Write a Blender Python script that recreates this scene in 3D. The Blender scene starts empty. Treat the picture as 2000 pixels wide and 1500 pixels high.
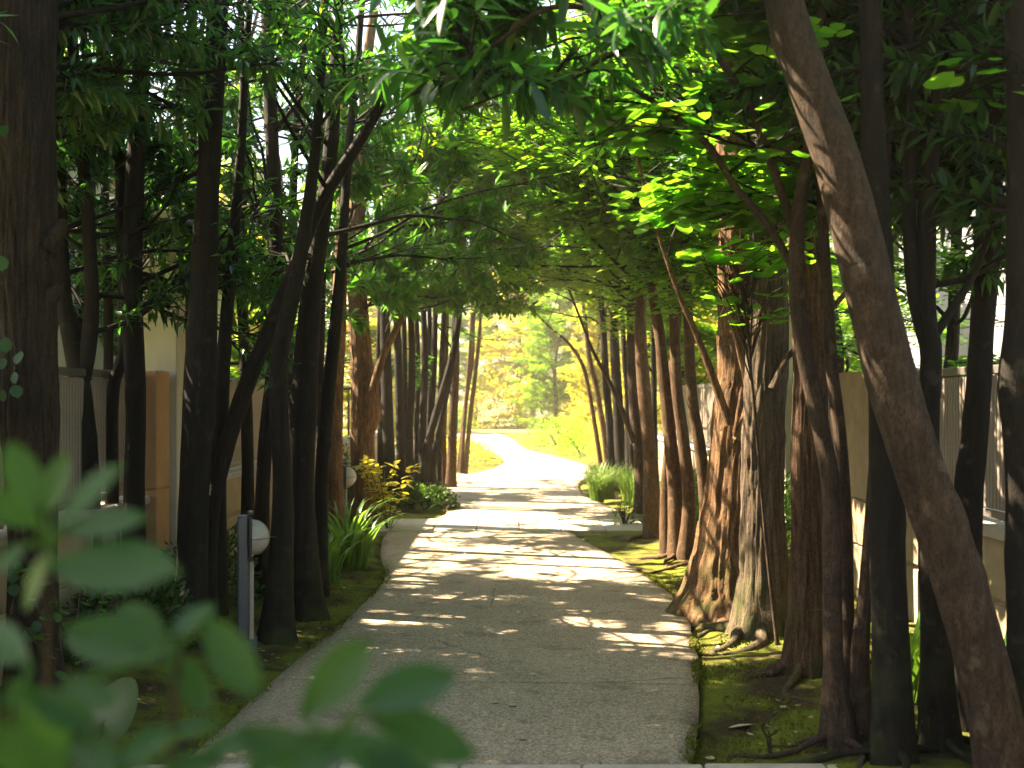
import bpy, math, random
import numpy as np
from mathutils import Vector, Matrix

# ------------------------------------------------------------------ camera, world, sun, exposure
SC = bpy.context.scene
COL = SC.collection
FPX, HZ, CX, HC = 2200.0, 775.0, 1000.0, 1.6      # lens in px of a 2000 px wide frame, horizon row, centre column, eye height

cam_d = bpy.data.cameras.new('camera')
cam = bpy.data.objects.new('camera', cam_d); COL.objects.link(cam)
cam.location = (0, 0, HC); cam.rotation_euler = (math.radians(90), 0, 0)
cam_d.sensor_width = 36; cam_d.lens = 36 * FPX / 2000
cam_d.shift_y = (HZ - 750) / 2000
cam_d.clip_start = 0.05; cam_d.clip_end = 2000
cam_d.dof.use_dof = True; cam_d.dof.focus_distance = 7.8; cam_d.dof.aperture_fstop = 2.6
SC.camera = cam

SUN_EL = math.radians(48); SUN_AZ = math.atan2(-0.95, 0.30)       # azimuth measured from +Y towards +X
SUN = np.array([math.sin(SUN_AZ) * math.cos(SUN_EL), math.cos(SUN_AZ) * math.cos(SUN_EL), math.sin(SUN_EL)])
world = bpy.data.worlds.new('World'); SC.world = world; world.use_nodes = True
wn = world.node_tree
sky = wn.nodes.new('ShaderNodeTexSky'); sky.sky_type = 'NISHITA'; sky.sun_disc = False
sky.dust_density = 3.0; sky.sun_elevation = SUN_EL; sky.sun_rotation = SUN_AZ
wn.links.new(sky.outputs[0], wn.nodes['Background'].inputs[0])
wn.nodes['Background'].inputs[1].default_value = 0.055
sd = bpy.data.lights.new('sun', 'SUN'); sd.energy = 5.0; sd.angle = math.radians(0.5); sd.color = (1.0, 0.82, 0.57)
sun = bpy.data.objects.new('sun', sd); COL.objects.link(sun)
sun.rotation_euler = Vector(SUN).to_track_quat('Z', 'Y').to_euler(); sun.location = (-20, 10, 30)
SC.view_settings.view_transform = 'Standard'; SC.view_settings.look = 'None'
SC.view_settings.exposure = 3.3; SC.view_settings.gamma = 1.0
SC.render.engine = 'CYCLES'
cy = SC.cycles
cy.use_denoising = True
try: cy.denoiser = 'OPENIMAGEDENOISE'
except Exception: pass
cy.max_bounces = 7; cy.diffuse_bounces = 4; cy.glossy_bounces = 2; cy.transmission_bounces = 4; cy.transparent_max_bounces = 4
cy.sample_clamp_indirect = 6.0; cy.caustics_reflective = False; cy.caustics_refractive = False

cy.volume_bounces = 0
HAZE = .0018
random.seed(7)
RNG = np.random.default_rng(11)
U = RNG.uniform

# ------------------------------------------------------------------ helpers
def P(px, py, d):
    return np.array([(px - CX) / FPX * d, d, HC + (HZ - py) / FPX * d])

def _hash(ix, iy, iz):
    h = (ix.astype(np.int64) * 374761393 + iy.astype(np.int64) * 668265263 + iz.astype(np.int64) * 2147483647) & 0xffffffff
    h = ((h ^ (h >> 13)) * 1274126177) & 0xffffffff
    return ((h ^ (h >> 16)) & 0xffff) / 65535.0

def noise(x, y, z=0.0):
    x, y, z = np.broadcast_arrays(np.asarray(x, float), np.asarray(y, float), np.asarray(z, float))
    ix, iy, iz = np.floor(x), np.floor(y), np.floor(z)
    fx, fy, fz = x - ix, y - iy, z - iz
    fx, fy, fz = [f * f * (3 - 2 * f) for f in (fx, fy, fz)]
    r = 0
    for a in (0, 1):
        for b in (0, 1):
            for c in (0, 1):
                r = r + _hash(ix + a, iy + b, iz + c) * (fx if a else 1 - fx) * (fy if b else 1 - fy) * (fz if c else 1 - fz)
    return r

def mesh_data(name, V, F, mat, smooth=True, extra=None):
    """V (n,3); F array (m,3) or (m,4), or a list of such arrays."""
    me = bpy.data.meshes.new(name)
    Fs = F if isinstance(F, list) else [F]
    V = np.asarray(V, np.float32)
    tot = np.concatenate([np.full(len(f), f.shape[1], np.int32) for f in Fs])
    idx = np.concatenate([np.asarray(f, np.int32).ravel() for f in Fs])
    me.vertices.add(len(V)); me.vertices.foreach_set('co', V.ravel())
    me.loops.add(len(idx)); me.loops.foreach_set('vertex_index', idx)
    me.polygons.add(len(tot))
    start = np.concatenate([[0], np.cumsum(tot)[:-1]]).astype(np.int32)
    me.polygons.foreach_set('loop_start', start)
    try: me.polygons.foreach_set('loop_total', tot)
    except Exception: pass
    me.polygons.foreach_set('use_smooth', np.full(len(tot), smooth))
    me.update(calc_edges=True)
    if mat: me.materials.append(mat)
    return me

def link(name, me, parent=None, loc=None, kind=None, label=None, cat=None, group=None):
    o = bpy.data.objects.new(name, me); COL.objects.link(o)
    if parent is not None: o.parent = parent
    if loc is not None: o.location = loc
    tag(o, label, cat, group, kind)
    return o

def tag(o, label=None, cat=None, group=None, kind=None):
    if label: o['label'] = label
    if cat: o['category'] = cat
    if group: o['group'] = group
    if kind: o['kind'] = kind
    return o

def thing(name, label, cat, loc, group=None):
    e = bpy.data.objects.new(name, None); COL.objects.link(e)
    e.location = tuple(float(c) for c in loc); e.empty_display_size = .1
    return tag(e, label, cat, group)

def part(name, V, F, mat, parent, smooth=True, kind=None, label=None):
    """vertices are given in world space, stored relative to the parent thing"""
    b = np.zeros(3); q = parent
    while q is not None: b = b + np.array(q.location[:]); q = q.parent
    return link(name, mesh_data(name, np.asarray(V) - b, F, mat, smooth), parent, kind=kind, label=label)

def catmull(pts, vals, step):
    pts = np.asarray(pts, float); vals = np.asarray(vals, float)
    n = len(pts); out = []; ov = []
    for i in range(n - 1):
        p0 = pts[max(i - 1, 0)]; p1 = pts[i]; p2 = pts[i + 1]; p3 = pts[min(i + 2, n - 1)]
        k = max(1, int(math.ceil(np.linalg.norm(p2 - p1) / step)))
        t = (np.arange(k) / k)[:, None]
        out.append(.5 * ((2 * p1) + (-p0 + p2) * t + (2 * p0 - 5 * p1 + 4 * p2 - p3) * t * t + (-p0 + 3 * p1 - 3 * p2 + p3) * t ** 3))
        ov.append(vals[i] + (vals[i + 1] - vals[i]) * t[:, 0])
    out.append(pts[-1:]); ov.append(vals[-1:])
    return np.concatenate(out), np.concatenate(ov)

def tube(pts, rad, nseg=8, disp=None, cap=True):
    """swept tube; disp(theta (1,n), cum length (m,1), centres) -> multiplier of the radius"""
    pts = np.asarray(pts, float); rad = np.asarray(rad, float); m = len(pts)
    T = np.gradient(pts, axis=0); T /= np.linalg.norm(T, axis=1)[:, None] + 1e-9
    ref = np.array([1., 0, 0]) if abs(T[0][0]) < .85 else np.array([0, 1., 0])
    u = ref - T[0] * (T[0] @ ref); u /= np.linalg.norm(u)
    Us = np.empty((m, 3))
    for i in range(m):
        u = u - T[i] * (T[i] @ u); u /= np.linalg.norm(u) + 1e-9; Us[i] = u
    W = np.cross(T, Us)
    th = np.arange(nseg) / nseg * 2 * math.pi
    s = np.concatenate([[0], np.cumsum(np.linalg.norm(np.diff(pts, axis=0), axis=1))])
    R = np.repeat(rad[:, None], nseg, 1)
    if disp is not None: R = R * disp(th[None, :], s[:, None], pts)
    V = pts[:, None, :] + R[:, :, None] * (np.cos(th)[None, :, None] * Us[:, None, :] + np.sin(th)[None, :, None] * W[:, None, :])
    V = V.reshape(-1, 3)
    i = np.arange(m - 1)[:, None] * nseg; j = np.arange(nseg)[None, :]; j2 = (j + 1) % nseg
    Q = np.stack([i + j, i + j2, i + nseg + j2, i + nseg + j], -1).reshape(-1, 4)
    if cap:
        V = np.concatenate([V, pts[-1:] + T[-1:] * rad[-1] * .6])
        k = np.arange(nseg); base = (m - 1) * nseg
        tri = np.stack([base + k, base + (k + 1) % nseg, np.full(nseg, len(V) - 1), np.full(nseg, len(V) - 1)], -1)
        Q = np.concatenate([Q, tri]) if False else Q
        return V, [Q, tri[:, :3]]
    return V, [Q]

class MB:
    """collects pieces of ONE part"""
    def __init__(s): s.V = []; s.F = {3: [], 4: []}; s.n = 0
    def add(s, V, F):
        for f in (F if isinstance(F, list) else [F]):
            s.F[f.shape[1]].append(np.asarray(f) + s.n)
        s.V.append(np.asarray(V, float)); s.n += len(V)
    def get(s):
        return np.concatenate(s.V), [np.concatenate(s.F[k]) for k in (3, 4) if s.F[k]]
    def part(s, name, mat, parent, smooth=True, kind=None, label=None):
        V, F = s.get(); return part(name, V, F, mat, parent, smooth, kind, label)

def box(x0, x1, y0, y1, z0, z1, bev=0.0):
    if bev <= 0:
        V = np.array([[x, y, z] for z in (z0, z1) for y in (y0, y1) for x in (x0, x1)], float)
        F = np.array([[0, 2, 3, 1], [4, 5, 7, 6], [0, 1, 5, 4], [1, 3, 7, 5], [3, 2, 6, 7], [2, 0, 4, 6]])
        return V, F
    b = bev                                            # vertical rounded-off corners and top chamfer
    def ring(i, z):
        return [[x0 + i + b, y0 + i, z], [x1 - i - b, y0 + i, z], [x1 - i, y0 + i + b, z], [x1 - i, y1 - i - b, z],
                [x1 - i - b, y1 - i, z], [x0 + i + b, y1 - i, z], [x0 + i, y1 - i - b, z], [x0 + i, y0 + i + b, z]]
    V = np.array(ring(b, z0) + ring(0, z0 + b) + ring(0, z1 - b) + ring(b, z1) + [[(x0 + x1) / 2, (y0 + y1) / 2, z0], [(x0 + x1) / 2, (y0 + y1) / 2, z1]], float)
    Q = [[r * 8 + k, r * 8 + (k + 1) % 8, r * 8 + 8 + (k + 1) % 8, r * 8 + 8 + k] for r in range(3) for k in range(8)]
    Tt = [[24 + k, 24 + (k + 1) % 8, 33] for k in range(8)] + [[(k + 1) % 8, k, 32] for k in range(8)]
    return V, [np.array(Q), np.array(Tt)]

# ------------------------------------------------------------------ materials
def mat(name):
    m = bpy.data.materials.new(name); m.use_nodes = True
    nt = m.node_tree; b = nt.nodes['Principled BSDF']
    return m, nt, b
def N(nt, t, **kw):
    n = nt.nodes.new('ShaderNode' + t)
    for k, v in kw.items(): setattr(n, k, v)
    return n
def ramp(nt, fac, stops):
    r = N(nt, 'ValToRGB'); e = r.color_ramp.elements
    while len(e) < len(stops): e.new(.5)
    for q, (p, c) in zip(e, stops):
        q.position = p; q.color = (*c, 1) if len(c) == 3 else c
    nt.links.new(fac, r.inputs[0]); return r.outputs[0]
def coords(nt, scale=(1, 1, 1)):
    t = N(nt, 'TexCoord'); mp = N(nt, 'Mapping'); mp.inputs['Scale'].default_value = scale
    nt.links.new(t.outputs['Object'], mp.inputs['Vector']); return mp.outputs[0]
def tex(nt, vec, scale, detail=4, rough=.55, t='TexNoise'):
    n = N(nt, t); n.inputs['Scale'].default_value = scale
    if t == 'TexNoise':
        n.inputs['Detail'].default_value = detail; n.inputs['Roughness'].default_value = rough
    nt.links.new(vec, n.inputs['Vector'])
    return n.outputs[0]
def bump(nt, b, h, strength=.5, dist=.01):
    n = N(nt, 'Bump'); n.inputs['Strength'].default_value = strength; n.inputs['Distance'].default_value = dist
    nt.links.new(h, n.inputs['Height']); nt.links.new(n.outputs[0], b.inputs['Normal'])
def mixc(nt, fac, a, b, mode='MIX'):
    n = N(nt, 'Mix'); n.data_type = 'RGBA'; n.blend_type = mode
    for s, v in ((n.inputs[0], fac), (n.inputs[6], a), (n.inputs[7], b)):
        if isinstance(v, (int, float)): s.default_value = v
        elif isinstance(v, tuple): s.default_value = (*v, 1)
        else: nt.links.new(v, s)
    return n.outputs[2]

def leaf_mat(name, c0, c1, t0, t1, mixf=.45, rough=.38, spec=.5):
    m, nt, b = mat(name)
    g = N(nt, 'NewGeometry')
    col = ramp(nt, g.outputs['Random Per Island'], [(0, c0), (.965, c1), (.992, (c1[0] * 1.9, c1[1] * 1.3, c1[2]))])
    tcol = ramp(nt, g.outputs['Random Per Island'], [(0, t0), (.965, t1), (.992, (min(.8, t1[0] * 1.7), t1[1] * 1.05, t1[2]))])
    nt.links.new(col, b.inputs['Base Color']); b.inputs['Roughness'].default_value = rough
    b.inputs['Specular IOR Level'].default_value = spec
    tr = N(nt, 'BsdfTranslucent'); nt.links.new(tcol, tr.inputs[0])
    mx = N(nt, 'MixShader'); mx.inputs[0].default_value = mixf
    nt.links.new(b.outputs[0], mx.inputs[1]); nt.links.new(tr.outputs[0], mx.inputs[2])
    nt.links.new(mx.outputs[0], nt.nodes['Material Output'].inputs['Surface'])
    return m

def bark_mat(name, dark, light, stretch=.12, scale=38, moss=None, strength=.9, dist=.012, patch=None):
    m, nt, b = mat(name)
    v = coords(nt, (1, 1, stretch)); v2 = coords(nt)
    f = tex(nt, v, scale, 6, .65); f2 = tex(nt, v2, 3.0, 4)
    c = ramp(nt, f, [(.3, dark), (.72, light)])
    ff = tex(nt, coords(nt, (1, 1, .3)), 170, 5, .7); c = mixc(nt, ramp(nt, ff, [(.36, (.75, .75, .75)), (.52, (0, 0, 0))]), c, tuple(x * .45 for x in dark))
    c = mixc(nt, ramp(nt, ff, [(.58, (0, 0, 0)), (.75, (.6, .6, .6))]), c, tuple(min(1, x * 1.5) for x in light))
    ln = tex(nt, coords(nt, (1, 1, 7)), 7, 4, .6)
    if patch: c = mixc(nt, ramp(nt, ln, [(.66, (0, 0, 0)), (.72, (.6, .6, .6))]), c, tuple(x * .5 for x in dark))
    c = mixc(nt, ramp(nt, f2, [(.4, (0, 0, 0)), (.7, (1, 1, 1))]), c, mixc(nt, .5, c, dark), 'MIX')
    if patch:
        f3 = tex(nt, v2, 9, 5, .6)
        c = mixc(nt, ramp(nt, f3, [(.60, (0, 0, 0)), (.68, (.55, .55, .55))]), c, patch)
    if moss:
        f4 = tex(nt, v2, 5, 5, .6); g = N(nt, 'SeparateXYZ'); nt.links.new(v2, g.inputs[0])
        mm = N(nt, 'MapRange'); mm.inputs[1].default_value = .75; mm.inputs[2].default_value = 0.0
        nt.links.new(g.outputs[2], mm.inputs[0])
        mu = N(nt, 'Math', operation='MULTIPLY'); nt.links.new(mm.outputs[0], mu.inputs[0])
        nt.links.new(ramp(nt, f4, [(.42, (0, 0, 0)), (.62, (1, 1, 1))]), mu.inputs[1])
        c = mixc(nt, mu.outputs[0], c, moss)
    nt.links.new(c, b.inputs['Base Color']); b.inputs['Roughness'].default_value = .85
    b.inputs['Specular IOR Level'].default_value = .25
    hm = N(nt, 'Math', operation='MULTIPLY_ADD'); nt.links.new(ff, hm.inputs[0]); hm.inputs[1].default_value = .45; nt.links.new(f, hm.inputs[2])
    bump(nt, b, hm.outputs[0], strength, dist)
    return m

M = {}
M['bark_rough'] = bark_mat('rough_red_bark', (.025, .013, .008), (.20, .115, .065), .10, 46, moss=(.06, .07, .015), strength=1, dist=.02)
M['bark_cedar'] = bark_mat('dark_cedar_bark', (.008, .006, .004), (.075, .050, .032), .10, 46, strength=1, dist=.02)
M['bark_grey'] = bark_mat('rough_grey_bark', (.025, .018, .012), (.20, .145, .095), .10, 44, moss=(.06, .07, .015), strength=1, dist=.02)
M['bark_brown'] = bark_mat('flaky_brown_bark', (.03, .016, .008), (.30, .165, .075), .18, 34, moss=(.05, .06, .012), strength=1, dist=.015)
M['bark_dark'] = bark_mat('dark_smooth_bark', (.005, .004, .003), (.024, .017, .012), .3, 30, moss=(.03, .038, .010), patch=(.05, .043, .03), strength=.8, dist=.012)
M['bark_mid'] = bark_mat('smooth_brown_bark', (.018, .012, .009), (.105, .066, .042), .3, 34, patch=(.12, .09, .065), strength=.9, dist=.012)
M['bark_orange'] = bark_mat('smooth_orange_brown_bark', (.035, .02, .011), (.155, .086, .04), .3, 34, patch=(.2, .12, .065), strength=.9, dist=.01)
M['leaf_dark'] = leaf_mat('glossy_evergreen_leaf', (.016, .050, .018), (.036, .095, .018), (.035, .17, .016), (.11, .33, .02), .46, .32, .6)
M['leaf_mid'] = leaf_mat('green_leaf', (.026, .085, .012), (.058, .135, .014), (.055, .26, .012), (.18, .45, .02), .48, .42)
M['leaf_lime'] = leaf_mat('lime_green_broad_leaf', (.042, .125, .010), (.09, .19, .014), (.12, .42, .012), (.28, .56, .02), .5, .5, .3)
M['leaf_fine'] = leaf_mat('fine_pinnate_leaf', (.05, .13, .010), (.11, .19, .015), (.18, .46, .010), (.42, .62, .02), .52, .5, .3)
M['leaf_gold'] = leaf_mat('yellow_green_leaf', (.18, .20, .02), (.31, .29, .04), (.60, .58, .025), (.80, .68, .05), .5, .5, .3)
M['leaf_bush'] = leaf_mat('bush_leaf', (.02, .05, .015), (.05, .09, .02), (.06, .16, .015), (.12, .24, .02), .35, .45, .4)
M['leaf_fg'] = leaf_mat('oval_shrub_leaf', (.008, .038, .018), (.032, .09, .022), (.025, .13, .02), (.14, .30, .03), .4, .45, .35)
M['blade'] = leaf_mat('strap_blade', (.04, .11, .018), (.08, .17, .03), (.14, .34, .02), (.26, .44, .04), .45, .35, .5)
M['blade_pale'] = leaf_mat('pale_grass_blade', (.07, .14, .03), (.17, .23, .07), (.16, .34, .03), (.3, .42, .08), .45, .4, .4)
M['moss_tuft'] = leaf_mat('moss_tuft', (.06, .085, .008), (.17, .18, .02), (.08, .11, .01), (.2, .2, .02), .3, .8, .1)
M['litter'] = leaf_mat('dry_fallen_leaf', (.20, .14, .07), (.42, .34, .20), (.1, .06, .02), (.2, .14, .05), .15, .6, .3)
M['litter_green'] = leaf_mat('pale_fallen_leaf', (.45, .36, .22), (.55, .48, .33), (.1, .06, .02), (.2, .14, .05), .15, .6, .3)

def plaster(name, a, bb, sc=6, rough=.85):
    m, nt, b = mat(name); v = coords(nt)
    f = tex(nt, v, sc, 6, .6); f2 = tex(nt, coords(nt, (6, 6, .6)), 3, 4); g = tex(nt, v, 160, 2)
    c = ramp(nt, f, [(.3, a), (.7, bb)])
    c = mixc(nt, ramp(nt, f2, [(.5, (0, 0, 0)), (.8, (.35, .35, .35))]), c, tuple(x * .55 for x in a))
    nt.links.new(c, b.inputs['Base Color']); b.inputs['Roughness'].default_value = rough
    bump(nt, b, g, .25, .003); return m
M['wall'] = plaster('sand_render', (.27, .205, .125), (.38, .295, .19))
M['tan'] = plaster('orange_tan_render', (.44, .25, .12), (.52, .31, .16))
M['pale'] = plaster('pale_beige_render', (.50, .47, .36), (.58, .55, .44), 3)
M['coping'] = plaster('grey_stone_coping', (.30, .26, .22), (.42, .37, .31), 9)
M['slab'] = plaster('worn_stone_slab', (.33, .28, .225), (.47, .41, .335), 7, .75)
M['white_panel'] = plaster('pale_grey_cladding', (.22, .22, .235), (.29, .29, .31), 2, .5)
def metal(name, c, rough=.5, met=0.0):
    m, nt, b = mat(name); v = coords(nt)
    f = tex(nt, v, 14, 5); nt.links.new(ramp(nt, f, [(.3, tuple(x * .8 for x in c)), (.7, c)]), b.inputs['Base Color'])
    b.inputs['Roughness'].default_value = rough; b.inputs['Metallic'].default_value = met; return m
M['slat'] = metal('grey_brown_slat', (.21, .175, .15), .45)
M['rail'] = metal('dark_rail', (.10, .09, .085), .4)
M['lamp_body'] = metal('dark_grey_lamp_metal', (.085, .095, .12), .35, .3)
M['lamp_strip'] = metal('pale_lamp_strip', (.36, .30, .24), .5)
M['rim'] = metal('black_rim', (.03, .03, .03), .4)
M['brass'] = metal('steel_marker', (.45, .42, .36), .4, .6)
m, nt, b = mat('opal_dome'); b.inputs['Base Color'].default_value = (.38, .355, .33, 1); b.inputs['Roughness'].default_value = .25
b.inputs['Subsurface Weight'].default_value = .2; b.inputs['Subsurface Radius'].default_value = (.05, .05, .05); M['opal'] = m
m, nt, b = mat('window_glass'); b.inputs['Base Color'].default_value = (.05, .07, .08, 1); b.inputs['Roughness'].default_value = .08; M['glass'] = m

m, nt, b = mat('exposed_aggregate'); v = coords(nt)                         # washed-gravel path
f1 = tex(nt, v, 150, 3, .7); f2 = tex(nt, v, 1.1, 5, .55); vo = N(nt, 'TexVoronoi'); vo.inputs['Scale'].default_value = 95
nt.links.new(v, vo.inputs['Vector'])
c = ramp(nt, f1, [(.34, (.08, .066, .05)), (.5, (.28, .222, .162)), (.68, (.62, .505, .37))])
hs = N(nt, 'SeparateColor'); nt.links.new(vo.outputs['Color'], hs.inputs[0])
c = mixc(nt, .55, c, ramp(nt, hs.outputs[0], [(0, (.09, .075, .058)), (.55, (.31, .246, .18)), (1, (.64, .525, .39))]))
c = mixc(nt, ramp(nt, f2, [(.35, (0, 0, 0)), (.75, (.5, .5, .5))]), c, (.13, .105, .075))
ds = N(nt, 'Mapping'); wv = tex(nt, v, 2.5, 4); vv = mixc(nt, .12, v, wv); ck = N(nt, 'TexVoronoi', feature='DISTANCE_TO_EDGE'); ck.inputs['Scale'].default_value = .55; nt.links.new(vv, ck.inputs['Vector'])
fk = tex(nt, v, 1.7, 3); kk = N(nt, 'Math', operation='MULTIPLY'); nt.links.new(ramp(nt, ck.outputs[0], [(0, (1, 1, 1)), (.006, (0, 0, 0))]), kk.inputs[0]); nt.links.new(ramp(nt, fk, [(.5, (0, 0, 0)), (.56, (.8, .8, .8))]), kk.inputs[1])
c = mixc(nt, kk.outputs[0], c, (.03, .026, .02))
f5 = tex(nt, v, .8, 4); c = mixc(nt, ramp(nt, f5, [(.52, (0, 0, 0)), (.66, (.4, .4, .4))]), c, (.33, .27, .20))
f6 = tex(nt, v, 2.6, 6, .7); c = mixc(nt, ramp(nt, f6, [(.55, (0, 0, 0)), (.63, (.55, .55, .55))]), c, (.085, .068, .045))
f3 = tex(nt, v, 7, 5, .6); c = mixc(nt, ramp(nt, f3, [(.62, (0, 0, 0)), (.75, (.3, .3, .3))]), c, (.07, .065, .055))
nt.links.new(c, b.inputs['Base Color']); b.inputs['Roughness'].default_value = .8; b.inputs['Specular IOR Level'].default_value = .3
bump(nt, b, f1, .6, .004); M['path'] = m

m, nt, b = mat('moss_and_soil'); v = coords(nt)
f1 = tex(nt, v, 2.3, 6, .6); f2 = tex(nt, v, 60, 5, .7); f3 = tex(nt, v, 9, 5, .6)
soil = ramp(nt, f2, [(.3, (.022, .015, .009)), (.7, (.085, .06, .035))])
moss = ramp(nt, f2, [(.3, (.045, .07, .008)), (.72, (.22, .24, .03))])
moss = mixc(nt, ramp(nt, f3, [(.45, (0, 0, 0)), (.7, (.7, .7, .7))]), moss, (.13, .105, .02))
c = mixc(nt, ramp(nt, f1, [(.40, (0, 0, 0)), (.55, (1, 1, 1))]), soil, moss)
nt.links.new(c, b.inputs['Base Color']); b.inputs['Roughness'].default_value = .95; b.inputs['Specular IOR Level'].default_value = .1
bump(nt, b, f2, 1, .015); M['moss'] = m
m, nt, b = mat('garden_ground'); v = coords(nt); f1 = tex(nt, v, .6, 6); f2 = tex(nt, v, 25, 4)
c = mixc(nt, .5, ramp(nt, f1, [(.35, (.05, .045, .02)), (.65, (.14, .15, .03))]), ramp(nt, f2, [(.3, (.04, .05, .015)), (.7, (.20, .19, .06))]))
nt.links.new(c, b.inputs['Base Color']); b.inputs['Roughness'].default_value = .95; M['ground'] = m
m, nt, b = mat('dry_lawn'); v = coords(nt); f1 = tex(nt, v, 30, 5); 
nt.links.new(ramp(nt, f1, [(.3, (.16, .15, .03)), (.7, (.34, .28, .06))]), b.inputs['Base Color']); b.inputs['Roughness'].default_value = .95; M['lawn'] = m

# ------------------------------------------------------------------ ground, beds, path
g = 320.0; n = 40
xs = np.linspace(-g, g, n + 1); X, Y = np.meshgrid(xs, xs, indexing='ij')
k = np.arange(n)[:, None] * (n + 1) + np.arange(n)[None, :]
GQ = np.stack([k, k + n + 1, k + n + 2, k + 1], -1).reshape(-1, 4)
link('ground', mesh_data('ground', np.stack([X, Y, np.full_like(X, -.16)], -1).reshape(-1, 3), GQ, M['ground']), kind='structure')

EL = np.array([(-3, -1.5), (4.9, -1.45), (6.3, -1.35), (7.2, -1.28), (8.3, -1.17), (9.9, -1.10), (10.9, -1.22), (11.9, -1.4), (13.4, -1.5), (14.7, -1.02), (15.5, -.86),
               (17, -1.0), (18.5, -1.22), (22.5, -1.24), (23.4, -.9), (25, -.45), (27, -.2), (29.8, -.2), (33.5, -.53), (37.8, -1.03), (42, -1.4), (47, -2.2), (52, -3.2)])
ER = np.array([(-3, .7), (4.9, .76), (5.6, .92), (6.3, 1.04), (7.2, 1.17), (8.3, 1.3), (9.4, 1.3), (10.8, 1.13), (13.4, .66), (14.7, 1.72), (15.2, 1.66), (16.8, 1.37), (18.5, 1.16),
               (20.7, 1.2), (22, 1.42), (23.4, 1.85), (25, 1.9), (27, 1.72), (29.8, 1.35), (32, .87), (34, .5), (37.8, .26), (42, .1), (47, -.3), (52, -1.0)])
def edgeL(y): return np.interp(y, EL[:, 0], EL[:, 1])
def edgeR(y): return np.interp(y, ER[:, 0], ER[:, 1])
def smooth_edge(f, y):
    return sum(f(y + o) for o in (-.5, -.3, -.1, .1, .3, .5)) / 6

def bed_z(x, y):
    z = -.055 + .05 * (noise(x * 1.7, y * 1.7, 3.1) - .5) + .022 * (noise(x * 9, y * 9, 1.7) - .5) + .010 * (noise(x * 13, y * 13, 5.2) - .5)
    inside = (x > edgeL(y) - .02) & (x < edgeR(y) + .02)
    rise = np.clip((np.maximum(x - edgeR(y), edgeL(y) - x) - .15) / .8, 0, 1)
    z = z + .07 * rise
    return np.where(inside, -.11, z)
xs = np.linspace(-2.86, 2.86, 150); ys = np.concatenate([np.arange(.2, 12, .045), np.arange(12, 50, .2)])
X, Y = np.meshgrid(xs, ys, indexing='ij'); nx, ny = len(xs), len(ys)
k = np.arange(nx - 1)[:, None] * ny + np.arange(ny - 1)[None, :]
Q = np.stack([k, k + ny, k + ny + 1, k + 1], -1).reshape(-1, 4)
link('planting_bed', mesh_data('planting_bed', np.stack([X, Y, bed_z(X, Y)], -1).reshape(-1, 3), Q, M['moss']), kind='structure')

path_root = thing('path', None, None, (0, 5, 0)); path_root['kind'] = 'structure'
def path_section(y0, y1, tilt0=0, tilt1=0, step=.06, smooth=True):
    ys = np.linspace(y0, y1, max(4, int((y1 - y0) / step))); us = np.linspace(0, 1, 24)
    l = edgeL(ys); r = edgeR(ys)
    if smooth:
        w = np.clip(np.minimum(ys - y0, y1 - ys) / .5, 0, 1); l = l * (1 - w) + w * smooth_edge(edgeL, ys); r = r * (1 - w) + w * smooth_edge(edgeR, ys)
    l = l + .02 * (noise(ys * 5, 1.3) - .5) + .012 * (noise(ys * 17, 2.3) - .5); r = r + .02 * (noise(ys * 5, 7.3) - .5) + .012 * (noise(ys * 17, 8.3) - .5)
    X = l[:, None] + (r - l)[:, None] * us[None, :]
    t = ((ys - y0) / (y1 - y0))[:, None]
    Y = ys[:, None] + X * (tilt0 * (1 - t) + tilt1 * t)
    Z = .006 * (noise(X * 1.3, Y * 1.3, 2.2) - .5)
    Z[:, 0] -= .008; Z[:, -1] -= .008
    m_, n_ = X.shape
    V = np.stack([X, Y, Z], -1).reshape(-1, 3)
    k = np.arange(m_ - 1)[:, None] * n_ + np.arange(n_ - 1)[None, :]
    Q = [np.stack([k, k + 1, k + n_ + 1, k + n_], -1).reshape(-1, 4)]
    rim = np.concatenate([np.arange(n_), np.arange(1, m_) * n_ + n_ - 1, (m_ - 1) * n_ + np.arange(n_ - 2, -1, -1), np.arange(m_ - 2, 0, -1) * n_])
    low = V[rim].copy(); low[:, 2] = -.15; c0 = len(V); L = len(rim); a = np.arange(L)
    V = np.concatenate([V, low])
    Q.append(np.stack([rim[a], c0 + a, c0 + (a + 1) % L, rim[(a + 1) % L]], -1))
    part('path_section', V, Q, M['path'], path_root)
path_section(4.915, 6.325, 0, -.045); path_section(6.332, 13.44, -.045, 0)
path_section(14.74, 22.5); path_section(23.22, 34, step=.15); path_section(34.01, 51, step=.2)
path_section(.3, 4.38)

def strip(y0, y1, x0, x1, first, pitch, rows=1):
    x = first
    while x > x0: x -= pitch
    dy = (y1 - y0) / rows
    for r in range(rows):
        xx = x
        while xx < x1:
            a = max(xx, x0); bq = min(xx + pitch, x1)
            if bq - a > .12:
                dz = U(-.002, .003)
                V, F = box(a + .006, bq - .006, y0 + r * dy + .004, y0 + (r + 1) * dy - .004, -.12, .004 + dz, .006)
                part('paving_slab', V, F, M['slab'], path_root, smooth=False)
            xx += pitch
strip(4.39, 4.905, -1.75, 1.62, -.227, .529)
strip(13.45, 14.73, -1.66, 1.72, -.43, .52)
strip(22.52, 23.2, -1.36, 1.9, -.43, .6)
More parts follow.
